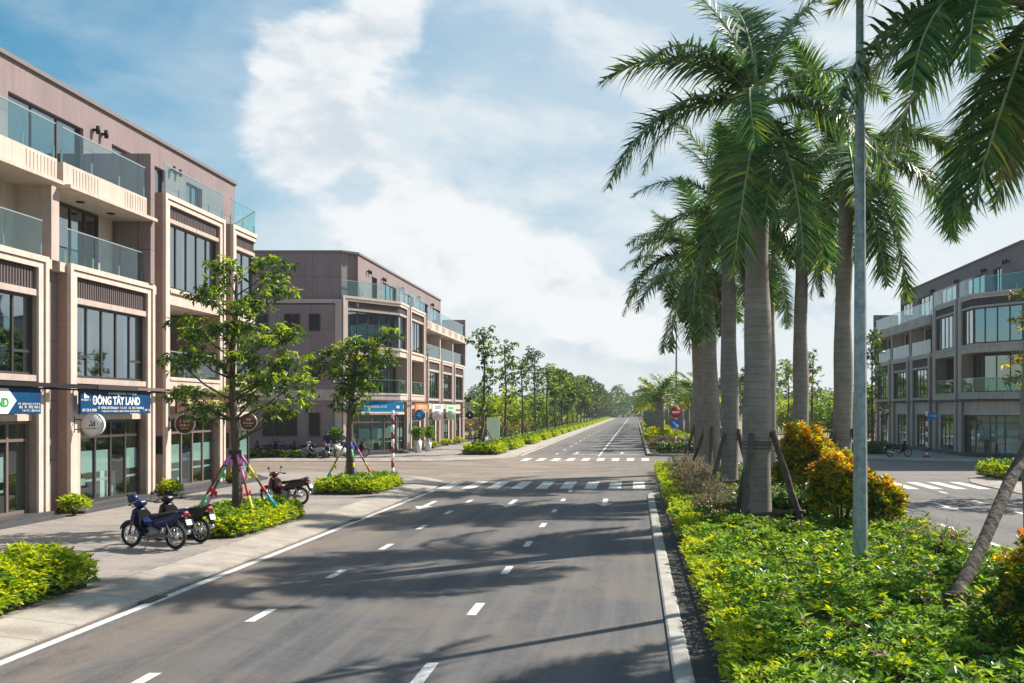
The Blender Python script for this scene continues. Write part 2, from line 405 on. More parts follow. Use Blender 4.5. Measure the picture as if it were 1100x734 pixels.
class MB:
    """collects shapes and links them as one mesh object"""
    def __init__(s): s.v = []; s.f = []; s.mi = []; s.cur = 0; s.smooth = []; s.sm = False
    def add(s, vs, fs):
        n = len(s.v); s.v.extend([tuple(p) for p in vs])
        for f in fs: s.f.append(tuple(i + n for i in f)); s.mi.append(s.cur); s.smooth.append(s.sm)
    def box(s, x0, x1, y0, y1, z0, z1, T=None):
        c = [(x0, y0, z0), (x1, y0, z0), (x1, y1, z0), (x0, y1, z0), (x0, y0, z1), (x1, y0, z1), (x1, y1, z1), (x0, y1, z1)]
        if T: c = [T(*p) for p in c]
        s.add(c, [(0, 3, 2, 1), (4, 5, 6, 7), (0, 1, 5, 4), (1, 2, 6, 5), (2, 3, 7, 6), (3, 0, 4, 7)])
    def prism(s, poly, z0, z1, T=None):
        n = len(poly)
        a = [(x, y, z0) for x, y in poly] + [(x, y, z1) for x, y in poly]
        if T: a = [T(*p) for p in a]
        s.add(a, [tuple(range(n))[::-1], tuple(range(n, 2 * n))] + [(i, (i + 1) % n, n + (i + 1) % n, n + i) for i in range(n)])
    def tube(s, pts, rad, seg=8, cap=True):
        pts = [Vector(p) for p in pts]; n = len(pts)
        if not isinstance(rad, (list, tuple)): rad = [rad] * n
        rings = []; up = Vector((0, 0, 1)); prev = None
        for i, p in enumerate(pts):
            d = (pts[min(i + 1, n - 1)] - pts[max(i - 1, 0)]).normalized()
            if prev is None:
                a = d.cross(up) if abs(d.z) < .95 else d.cross(Vector((1, 0, 0)))
            else: a = prev - d * prev.dot(d)
            if a.length < 1e-6: a = d.orthogonal()
            a.normalize(); prev = a; b = d.cross(a)
            rings.append([p + (a * math.cos(t) + b * math.sin(t)) * rad[i] for t in [2 * math.pi * k / seg for k in range(seg)]])
        vs = [q for r in rings for q in r]; fs = []
        for i in range(n - 1):
            for k in range(seg):
                k2 = (k + 1) % seg
                fs.append((i * seg + k, i * seg + k2, (i + 1) * seg + k2, (i + 1) * seg + k))
        if cap: fs.append(tuple(range(seg))[::-1]); fs.append(tuple((n - 1) * seg + k for k in range(seg)))
        o = s.sm; s.sm = True; s.add(vs, fs); s.sm = o
    def torus(s, c, R_, r, axis='y', seg=28, rs=8):
        vs = []; fs = []
        for i in range(seg):
            a = 2 * math.pi * i / seg
            for j in range(rs):
                b = 2 * math.pi * j / rs; q = R_ + r * math.cos(b)
                if axis == 'y': p = (c[0] + q * math.cos(a), c[1] + r * math.sin(b), c[2] + q * math.sin(a))
                else: p = (c[0] + q * math.cos(a), c[1] + q * math.sin(a), c[2] + r * math.sin(b))
                vs.append(p)
        for i in range(seg):
            for j in range(rs):
                i2 = (i + 1) % seg; j2 = (j + 1) % rs
                fs.append((i * rs + j, i2 * rs + j, i2 * rs + j2, i * rs + j2))
        o = s.sm; s.sm = True; s.add(vs, fs); s.sm = o
    def ball(s, c, rx, ry, rz, seg=14, rings=9):
        vs = []; fs = []
        for i in range(rings + 1):
            t = math.pi * i / rings
            for k in range(seg):
                a = 2 * math.pi * k / seg
                vs.append((c[0] + rx * math.sin(t) * math.cos(a), c[1] + ry * math.sin(t) * math.sin(a), c[2] + rz * math.cos(t)))
        for i in range(rings):
            for k in range(seg):
                k2 = (k + 1) % seg; fs.append((i * seg + k, (i + 1) * seg + k, (i + 1) * seg + k2, i * seg + k2))
        o = s.sm; s.sm = True; s.add(vs, fs); s.sm = o
    def prof(s, pts, w, taper=.86, wx=None):
        """side profile (x,z) given thickness 2w in y with rounded flanks"""
        cx = sum(p[0] for p in pts) / len(pts); cz = sum(p[1] for p in pts) / len(pts); n = len(pts); vs = []; fs = []
        lv = [(-w, taper * .6), (-w * .93, taper * .86), (-w * .74, .95), (-w * .4, 1), (w * .4, 1), (w * .74, .95), (w * .93, taper * .86), (w, taper * .6)]
        for y, k in lv: vs += [(cx + (x - cx) * k, y, cz + (z - cz) * k) for x, z in pts]
        for i in range(len(lv) - 1):
            for k in range(n):
                k2 = (k + 1) % n; fs.append((i * n + k, i * n + k2, (i + 1) * n + k2, (i + 1) * n + k))
        fs.append(tuple(range(n))); fs.append(tuple((len(lv) - 1) * n + k for k in range(n)))
        o = s.sm; s.sm = True; s.add(vs, fs); s.sm = o
    def build(s, name, mats, parent=None, world=False):
        me = bpy.data.meshes.new(name)
        off = wloc(parent) if (world and parent) else Vector((0, 0, 0))
        me.from_pydata([(x - off.x, y - off.y, z - off.z) for x, y, z in s.v], [], s.f)
        if not isinstance(mats, (list, tuple)): mats = [mats]
        for m in mats: me.materials.append(m)
        me.polygons.foreach_set('material_index', s.mi)
        me.polygons.foreach_set('use_smooth', s.smooth)
        bm = bmesh.new(); bm.from_mesh(me); bmesh.ops.recalc_face_normals(bm, faces=bm.faces); bm.to_mesh(me); bm.free()
        o = bpy.data.objects.new(name, me); COL.objects.link(o)
        if parent: o.parent = parent
        return o

def leaf_arrays(P, D, Nn, L, W, fold=.25, bend=.2):
    """diamond leaves folded along the midrib. P base, D direction, Nn up vector, L length, W half width"""
    D = D / (np.linalg.norm(D, axis=1, keepdims=True) + 1e-9)
    S = np.cross(D, Nn); S /= (np.linalg.norm(S, axis=1, keepdims=True) + 1e-9)
    U = np.cross(S, D)
    L = L[:, None]; W = W[:, None]
    mid = P + D * L * .45
    a = mid + S * W + U * W * fold; b = mid - S * W + U * W * fold
    tip = P + D * L - U * L * bend
    V = np.stack([P, a, tip, b], axis=1).reshape(-1, 3)
    return V
def leaf_object(name, V, mats, parent=None, midx=None, rel=False):
    n = len(V) // 4
    me = bpy.data.meshes.new(name)
    if parent is not None and rel: V = V - np.array(wloc(parent))
    base = np.arange(n) * 4
    F = np.stack([base, base + 1, base + 2, base, base + 2, base + 3], axis=1).reshape(-1)
    me.vertices.add(n * 4); me.vertices.foreach_set('co', V.astype(np.float32).ravel())
    me.loops.add(n * 6); me.loops.foreach_set('vertex_index', F.astype(np.int32))
    me.polygons.add(n * 2); me.polygons.foreach_set('loop_start', (np.arange(n * 2) * 3).astype(np.int32))
    me.polygons.foreach_set('loop_total', np.full(n * 2, 3, np.int32))
    if not isinstance(mats, (list, tuple)): mats = [mats]
    for m in mats: me.materials.append(m)
    if midx is not None: me.polygons.foreach_set('material_index', np.repeat(midx, 2).astype(np.int32))
    me.update(calc_edges=True); me.validate()
    o = bpy.data.objects.new(name, me); COL.objects.link(o)
    if parent is not None: o.parent = parent
    return o
def rosettes(C, k, L, wr, up=(.15, .9), rng=RNG, axis=None, jit=.25, bend=.2):
    """k leaves round each centre C, elevation between up[0]..up[1] rad"""
    n = len(C); P = np.repeat(C, k, axis=0)
    az = rng.uniform(0, 2 * np.pi, n * k); el = rng.uniform(up[0], up[1], n * k)
    D = np.stack([np.cos(az) * np.cos(el), np.sin(az) * np.cos(el), np.sin(el)], 1)
    LL = L * rng.uniform(.5, 1.3, n * k) * np.repeat(rng.uniform(.7, 1.25, n), k)
    Nn = np.tile(np.array([[0, 0, 1.]]), (n * k, 1)) + rng.normal(0, jit, (n * k, 3))
    return leaf_arrays(P + D * .01, D, Nn, LL, LL * wr * .5, bend=bend)

def text_obj(txt, size, matl, T, name, parent, depth=.01, align='CENTER', bold=0.0):
    cu = bpy.data.curves.new('t', 'FONT'); cu.body = txt; cu.size = size; cu.align_x = align; cu.align_y = 'CENTER'; cu.extrude = depth; cu.offset = bold
    cu.resolution_u = 3
    o = bpy.data.objects.new('t', cu); COL.objects.link(o)
    bpy.context.view_layer.update()
    me = bpy.data.meshes.new_from_object(o.evaluated_get(bpy.context.evaluated_depsgraph_get()))
    bpy.data.objects.remove(o)
    me.materials.clear(); me.materials.append(matl)
    for v in me.vertices: v.co = T(v.co.x, v.co.y, v.co.z)
    off = wloc(parent)
    for v in me.vertices: v.co -= off
    q = bpy.data.objects.new(name, me); COL.objects.link(q); q.parent = parent
    return q

# ------------------------------------------------------------------ ground, roads, pavements
def sheet(name, poly, z, m, kind='structure'):
    b = MB(); b.add([(x, y, z) for x, y in poly], [tuple(range(len(poly)))])
    o = b.build(name, m)
    me = o.data; bm = bmesh.new(); bm.from_mesh(me)
    bmesh.ops.triangulate(bm, faces=bm.faces)
    for f in bm.faces:
        if f.normal.z < 0: f.normal_flip()
    bm.to_mesh(me); bm.free()
    tag(o, kind=kind); return o
def arc(cx, cy, r, a0, a1, n=10):
    return [(cx + r * math.cos(R(a0 + (a1 - a0) * i / n)), cy + r * math.sin(R(a0 + (a1 - a0) * i / n))) for i in range(n + 1)]
sheet('ground', [(-3000, -300), (3000, -300), (3000, 5000), (-3000, 5000)], -.03, M_FIELD)
KW = -8.5; KE = 15.2; YS = 51.6; YN = 63.8
sw = arc(KW - 8.5, YS - 8.5, 8.5, 0, 90)          # south-west corner, going from the road to the cross road
nw = arc(KW - 6.5, YN + 6.5, 6.5, -90, 0)
se = arc(KE + 8.0, YS - 8.0, 8.0, 90, 180)
ne = arc(KE + 6.5, YN + 6.5, 6.5, 180, 270)
road = [(KW, -25)] + sw + [(-120, YS), (-120, YN)] + nw + [(KW, 700), (KE, 700)] + ne + [(120, YN), (120, YS)] + se + [(KE, -25)]
sheet('road', road[::-1], 0.0, M_ASPH)

def kerb(name, path, side, w=1.05, z0=0.035, z1=.15, closed=False, flat=.15):
    """concrete kerb apron: low lip, slope up, flat edge; side=+1 left of the path direction"""
    P = [Vector((x, y, 0)) for x, y in path]; n = len(P); rows = []
    for i in range(n):
        d = (P[min(i + 1, n - 1)] - P[max(i - 1, 0)]).normalized(); nn = Vector((-d.y, d.x, 0)) * side
        rows.append([P[i] + Vector((0, 0, -.01)), P[i] + Vector((0, 0, z0)), P[i] + nn * (w - flat) + Vector((0, 0, z1 - .006)), P[i] + nn * w + Vector((0, 0, z1 + .004)), P[i] + nn * w + Vector((0, 0, -.01))])
    b = MB(); k = 5; vs = [q for r in rows for q in r]; fs = []
    for i in range(n - 1):
        for j in range(k - 1): fs.append((i * k + j, i * k + j + 1, (i + 1) * k + j + 1, (i + 1) * k + j))
    b.add(vs, fs); return tag(b.build(name, M_KERB), kind='structure')
kerb('kerb', [(KW, -25), (KW, 0), (KW, 20), (KW, 35)] + sw + [(-60, YS), (-120, YS)], 1)
kerb('kerb', [(-120, YN), (-60, YN)] + nw + [(KW, 150), (KW, 700)], 1)
kerb('kerb', [(120, YS), (60, YS)] + se + [(KE, 20), (KE, -25)], 1)
kerb('kerb', [(KE, 700), (KE, 150)] + ne + [(60, YN), (120, YN)], 1)
def off(path, cx, cy, k): return [(x + k * (cx - x) / math.hypot(cx - x, cy - y), y + k * (cy - y) / math.hypot(cx - x, cy - y)) for x, y in path]
w1 = 1.05
sheet('pavement', [(KW - w1, -25)] + off(sw, KW - 8.5, YS - 8.5, w1) + [(-120, YS - w1), (-120, -25)], .15, M_PAVE)
sheet('pavement', [(-120, YN + w1)] + off(nw, KW - 6.5, YN + 6.5, w1) + [(KW - w1, 700), (-13.6, 700), (-13.6, 106), (-120, 106)], .15, M_PAVE)
sheet('pavement', [(KE + w1, -25), (120, -25), (120, YS - w1)] + off(se, KE + 8, YS - 8, w1), .15, M_PAVE)
sheet('pavement', [(KE + w1, 700)] + off(ne, KE + 6.5, YN + 6.5, w1) + [(120, YN + w1), (120, 101), (20.3, 101), (20.3, 700)], .15, M_PAVE)

# markings, 4 mm above the asphalt
def marks(name, quads, z=.004):
    b = MB()
    for q in quads: b.add([(x, y, z) for x, y in q], [tuple(range(len(q)))])
    o = b.build(name, M_PAINT)
    for p in o.data.polygons:
        if p.normal.z < 0: p.flip()
    return tag(o, kind='structure')
def rect(x, y0, y1, w): return [(x - w / 2, y0), (x + w / 2, y0), (x + w / 2, y1), (x - w / 2, y1)]
def arrow(x, y, s=1):   # points towards -Y when s=1
    return [[(x - .09, y), (x + .09, y), (x + .09, y + 1.9 * s), (x - .09, y + 1.9 * s)], [(x - .33, y), (x, y - 1.0 * s), (x + .33, y)]]
q = []
for k in range(-3, 9):
    q += [rect(-2.64, 8.4 + 4 * k - .5, 8.4 + 4 * k + .5, .16)]
    if 8.4 + 4 * k < 38: q += [rect(-6.02, 7.9 + 4 * k - .5, 7.9 + 4 * k + .5, .16)]
    q += [rect(8.85, 8.2 + 4 * k - .5, 8.2 + 4 * k + .5, .16), rect(12.4, 7.7 + 4 * k - .5, 7.7 + 4 * k + .5, .16)]
marks('lane_markings', q)
marks('edge_line', [rect(-8.28, -25, 40.5, .17)])
marks('edge_line', [rect(-8.28, 72, 600, .15)])
q = []
for k in range(9): q.append(rect(-8.2 + .1 + 1.035 * k, 41.6, 45.8, .52))
q.append(rect(-8.1 + 1.035 * 9, 41.6, 45.8, .45))
for k in range(8): q.append(rect(7.7 + 1.0 * k, 41.4, 45.4, .5))
marks('crosswalk', q)
q = []
for k in range(9): q.append(rect(-7.3 + 1.0 * k, 64.6, 68.2, .5))
for k in range(7): q.append(rect(8.6 + 1.0 * k, 64.6, 68.2, .5))
marks('crosswalk', q)
marks('direction_arrows', arrow(-1.08, 35.0) + arrow(-4.4, 34.6) + arrow(-7.25, 34.0) + arrow(10.7, 33.6) + arrow(-1.0, 76) + arrow(-4.5, 76))
marks('lane_markings', [rect(-2.6, 71, 420, .15)] + [rect(-5.9, 74 + 8 * k, 76 + 8 * k, .14) for k in range(30)])
marks('stop_line', [[(-4.7, 73.2), (.3, 73.2), (.3, 73.6), (-4.7, 73.6)]])

# medians
M_KERBW = mat('pale_kerb', (.44, .42, .39), .85, noise=(2.2, .9, (.25, .225, .20)), bump=(40, .3))
def kerbline(path, w, z1, name='kerb', m=None):
    P = [Vector((x, y, 0)) for x, y in path]; n = len(P); rows = []
    for i in range(n):
        d = (P[min(i + 1, n - 1)] - P[max(i - 1, 0)]).normalized(); nn = Vector((-d.y, d.x, 0))
        a, c = P[i] - nn * w / 2, P[i] + nn * w / 2
        rows.append([a + Vector((0, 0, -.01)), a + Vector((0, 0, z1 - .02)), a + nn * .03 + Vector((0, 0, z1)), c - nn * .03 + Vector((0, 0, z1)), c + Vector((0, 0, z1 - .02)), c + Vector((0, 0, -.01))])
    b = MB(); k = 6; vs = [q for r in rows for q in r]; fs = []
    for i in range(n - 1):
        for j in range(k - 1): fs.append((i * k + j, i * k + j + 1, (i + 1) * k + j + 1, (i + 1) * k + j))
    fs.append(tuple(range(k))); fs.append(tuple((n - 1) * k + j for j in range(k)))
    b.add(vs, fs); return tag(b.build(name, m or M_KERB), kind='structure')
kerbline([(.60, -20), (.60, 0), (.60, 20), (.60, 37.6), (.64, 38.4), (.74, 38.9), (.9, 39.1)], .25, .055, 'kerb', M_KERBW)
kerbline([(7.45, -20), (7.45, 20), (7.45, 38.2), (7.4, 38.9), (7.25, 39.3)], .27, .16)
sheet('kerb_gutter', [(.715, -20), (.97, -20), (.97, 39.05), (.82, 38.8), (.74, 38.3), (.715, 37.6)], .028, M_GUT)
sheet('planting_bed', [(1.02, -20), (7.3, -20), (7.3, 46)] + arc(4.2, 50.8, 3.1, 0, 180, 10) + [(1.02, 46)], .05, M_SOIL)
kerbline([(1.0, 600), (1.0, 200), (1.0, 73)] + arc(2.2, 72.2, 1.2, 180, 270, 6) + arc(6.1, 72.2, 1.2, 270, 360, 6) + [(7.3, 73), (7.3, 600)], .25, .18)
sheet('planting_bed', [(1.12, 600), (1.12, 73)] + arc(2.2, 72.2, 1.05, 180, 270, 6) + arc(6.1, 72.2, 1.05, 270, 360, 6) + [(7.18, 73), (7.18, 600)], .12, M_SOIL)

# ------------------------------------------------------------------ buildings
class Local:
    """bay-local frame: u along the facade, d inward from the frame front, z up"""
    def __init__(s, p0, p1, N, X):
        s.p0 = Vector((*p0, 0)); v = Vector((*p1, 0)) - s.p0; s.w = v.length; s.U = v.normalized(); s.N = Vector((*N, 0)).normalized(); s.X = X
    def __call__(s, u, d, z):
        p = s.p0 + s.U * u - s.N * d
        x, y = s.X(p.x, p.y)
        return Vector((x, y, z))

def window(bld, T, u0, u1, z0, z1, d, panes, fm, gm, name='window', transom=None, curtains=0, dback=2.2, fw=.07, door=False):
    b = MB()
    b.box(u0, u0 + fw, d, d + .1, z0, z1, T); b.box(u1 - fw, u1, d, d + .1, z0, z1, T)
    b.box(u0 + fw, u1 - fw, d + .003, d + .1, z0, z0 + fw, T); b.box(u0 + fw, u1 - fw, d + .003, d + .1, z1 - fw, z1, T)
    for k in range(1, panes):
        u = u0 + (u1 - u0) * k / panes; b.box(u - fw * .5, u + fw * .5, d + .006, d + .09, z0 + fw, z1 - fw, T)
    if transom:
        for (a, c, z) in transom: b.box(a, c, d + .012, d + .085, z - .04, z + .04, T)
    w = b.build(name, fm, bld, True)
    g = MB(); g.box(u0 + fw, u1 - fw, d + .04, d + .055, z0 + fw, z1 - fw, T)
    p = g.build('pane', gm, w, True)
    if curtains:
        c = MB()
        for k in range(panes):
            if (k * 7 + curtains) % 3 == 0:
                a = u0 + (u1 - u0) * k / panes; e = (u1 - u0) / panes
                c.box(a + .06, a + e * .85, d + .25, d + .28, z0 + .05, z1 - .1, T)
        if c.v: c.build('curtain', M_CURT, w, True)
    return w

def rail(bld, T, u0, u1, d, z0, h=1.05, name='balcony_railing'):
    b = MB(); n = max(1, round((u1 - u0) / 1.5)); g = MB()
    for k in range(n):
        a = u0 + (u1 - u0) * k / n; c = u0 + (u1 - u0) * (k + 1) / n
        g.box(a + .015, c - .015, d, d + .014, z0 + .04, z0 + h, T)
    for k in range(n + 1):
        a = min(max(u0 + (u1 - u0) * k / n, u0 + .02), u1 - .02); b.box(a - .02, a + .02, d + .02, d + .06, z0, z0 + .38, T)
    b.box(u0, u1, d - .012, d + .027, z0 + h, z0 + h + .035, T)
    r = b.build(name, M_RAIL, bld, True)
    g.build('glass_panel', G_RAIL, r, True)
    return r

def portal(bld, T, w, H, jl=True, jr=True, z0=.15):
    s = MB(); c = MB()
    for on, a, sgn in ((jl, 0, 1), (jr, w, -1)):
        if not on: continue
        def bx(m, p, q, d0, d1, z0_, z1_): m.box(min(a + sgn * p, a + sgn * q), max(a + sgn * p, a + sgn * q), d0, d1, z0_, z1_, T)
        bx(s, 0, .43, .122, .95, z0, H)
        bx(c, 0, .17, 0, .12, z0, H); bx(c, .19, .43, .05, .12, z0, H - .19)
        bx(c, .172, .188, .09, .12, z0, H - .19)
    a0 = .172 if jl else 0; a1 = w - (.172 if jr else 0)
    c.box(a0, a1, .001, .12, H - .17, H, T); c.box(a0 + .02, a1 - .02, .051, .12, H - .36, H - .19, T)
    s.box((.43 if jl else 0), w - (.43 if jr else 0), .122, .95, H - .36, H - .002, T)
    p = s.build('bay_frame', M_STONE, bld, True)
    c.build('moulding', M_CREAM, p, True)
    return p
def ribs(bld, T, u0, u1, z0, z1, d):
    b = MB(); b.box(u0, u1, d + .04, d + .3, z0, z1, T); n = int((u1 - u0) / .13)
    for k in range(n):
        a = u0 + (u1 - u0) * (k + .2) / n; b.box(a, a + .075, d, d + .038, z0 + .01, z1 - .01, T)
    return b.build('ribbed_panel', M_RIB, bld, True)

def shopfront(bld, T, w, jl, jr, D, seed, blank=True):
    a = .45 if jl else .1; e = w - (.45 if jr else .1)
    s = MB()
    e2 = e - (.6 if blank else 0)
    if blank: s.box(e2, e, .3, .9, .35, 2.995, T)
    s.box(a - .02, e + .02, .30, .95, 3.05, 3.98, T)
    s.box(a - .02, e + .02, .25, .35, 3.00, 3.18, T)
    s.build('lintel', M_CREAMW, bld, True)
    n = 4 if w > 4 else 2
    sh = window(bld, T, a, e2, .35, 3.0, .34, n, M_ALU2 if seed % 2 else M_ALU, G_SHOP, 'shopfront', [(a + .07, e2 - .07, 2.45)], fw=.09)
    f = MB()
    for k in range(n):
        u = a + (e2 - a) * k / n; q = (e2 - a) / n
        if (k + seed) % 4 != 3:
            f.box(u + .10, u + q - .10, .40, .406, 1.30, 2.0, T); f.box(u + .10, u + q - .10, .40, .406, 1.0, 1.08, T)
    f.build('frosted_film', M_FROST, sh, True)
    i = MB(); i.box(a, e, D - .06, D - .02, .3, 3.9, T); i.box(a + .01, e - .01, .95, D - .07, .28, .34, T)
    # things inside: a counter and posters
    i.box(a + .6, a + 2.0 if w > 4 else a + .9, D - .7, D - .3, .34, 1.35, T)
    i.build('interior', M_INT, sh, True)
    r3 = random.Random(seed * 3 + int(w * 10))
    for k in range(6):
        u = r3.uniform(a + .2, e2 - .5); dd = r3.uniform(.8, D - .6) if D > 1.6 else .75; hh = r3.uniform(.5, 1.9)
        j = MB(); j.box(u, u + r3.uniform(.3, .7), dd, dd + .25, .35, .35 + hh, T); j.build('display_stand', (M_WHITE, M_STAKE, M_POT, M_MAROON, M_BLUES, M_POT)[r3.randrange(6)], sh, True)
    st = MB(); st.box(-.05, w + .05, -.45, .5, .14, .24, T); st.box(0, w, -.15, .5, .24, .345, T)
    st.build('step', M_STEP, bld, True)

def bay(bld, T, kind, D=2.3, jl=True, jr=True, seed=0, blank=True, lower_win=True, fin_side=0):
    w = T.w; a = .43 if jl else 0.0; e = w - (.43 if jr else 0.0)
    n = 5 if w > 4.6 else (3 if w > 2.8 else 2)
    if kind == 'B':
        portal(bld, T, w, 7.8, jl, jr)
        shopfront(bld, T, w, jl, jr, D, seed, blank)
        b = MB(); b.box(a, e, .10, .5, 4.14, 4.32, T); b.build('sill', M_BAND, bld, True)
        b = MB(); b.box(a, e, .10, .5, 6.62, 6.80, T); b.build('lintel', M_BAND, bld, True)
        ribs(bld, T, a, e, 3.99, 4.13, .2)
        ribs(bld, T, a, e, 6.81, 7.42, .17)
        q = (e - a) / n
        window(bld, T, a, e, 4.33, 6.61, .24, n, M_ALU, G_WIN, 'window', [(a + .07, a + q, 5.0), (e - q, e - .07, 5.0)], curtains=seed + 1)
        s = MB(); s.box(a, e, .96, D, 3.99, 4.13, T); s.build('floor_slab', M_CREAMW, bld, True)
        s = MB(); s.box(-.35, w + .35, .13, D, 7.5, 7.785, T); s.build('floor_slab', M_CREAMW, bld, True)
        us = .62 if fin_side else -.38
        BD = 1.35
        rail(bld, T, .05 if not fin_side else .5, w - .05, .18, 7.8)
        window(bld, T, max(us + .9, .5), w - .45, 7.82, 9.95, BD - .14, 4, M_ALU, G_WIN, 'balcony_door', None, curtains=seed + 2)
        s = MB(); s.box(us, max(us + .9, .5), BD - .14, D, 7.79, 10.0, T); s.build('balcony_wall', M_CREAMW, bld, True)
        s = MB(); s.box(w - .45, w + .1, BD - .14, D, 7.79, 10.0, T); s.build('balcony_wall', M_CREAMW, bld, True)
        s = MB(); s.box(us - .35 * fin_side, w + .4, -.22, D, 10.0, 10.11, T); s.build('canopy_slab', M_CREAMW, bld, True)
        for u in (w * .35, w * .7):
            l = MB(); c0 = T(u, .6, 9.97); l.tube([c0, c0 + Vector((0, 0, .035))], .13, 12); l.build('ceiling_lamp', M_BLACK, bld, True)
        s = MB(); s.box(us, w + .4, 0, .18, 10.11, 10.78, T); s.build('parapet', M_CREAMW, bld, True)
        s = MB(); s.box(us, w + .4, .18, D, 10.62, 10.74, T); s.build('terrace_slab', M_CREAMW, bld, True)
        nk = int((w - us) / .17)
        for g0 in range(0, nk, 18):
            r = MB()
            for k in range(g0, min(g0 + 9, nk)): r.box(us + k * .17 + .1, us + k * .17 + .13, -.012, -.001, 10.2, 10.7, T)
            r.build('parapet_grooves', M_BAND, bld, True)
        rail(bld, T, us, w + .35, .06, 10.78)
    else:
        H = 11.3
        portal(bld, T, w, H, jl, jr)
        shopfront(bld, T, w, jl, jr, D, seed, blank)
        b = MB(); b.box(a, e, .06, .5, 3.99, 4.55, T); b.box(a, e, .02, .061, 4.42, 4.5, T); b.build('band', M_CREAMW, bld, True)
        b = MB(); b.box(a, e, .10, .5, 7.25, 7.86, T); b.box(a, e, .02, .101, 7.68, 7.78, T); b.build('band', M_CREAMW, bld, True)
        s = MB(); s.box(a, e, .5, D, 4.4, 4.54, T); s.build('floor_slab', M_CREAMW, bld, True)
        s = MB(); s.box(a, e, .5, D, 7.26, 7.45, T); s.build('floor_slab', M_CREAMW, bld, True)
        rail(bld, T, a + .02, e - .02, .16, 4.55, .95)
        if lower_win: window(bld, T, a + .25, e - .25, 4.58, 7.1, D - .15, max(2, n - 1), M_ALU, G_WIN, 'balcony_door', None, curtains=seed + 1)
        b = MB(); b.box(a, e, .10, .5, 10.3, 10.45, T); b.build('sill', M_BAND, bld, True)
        ribs(bld, T, a, e, 10.46, 10.93, .17)
        window(bld, T, a, e, 7.88, 10.29, .24, n, M_ALU, G_WIN, 'window', None, curtains=seed)
        s = MB(); s.box(a, e, .6, D, 10.98, 11.2, T); s.build('floor_slab', M_CREAMW, bld, True)
        rail(bld, T, .02, w - .02, .10, 11.3)

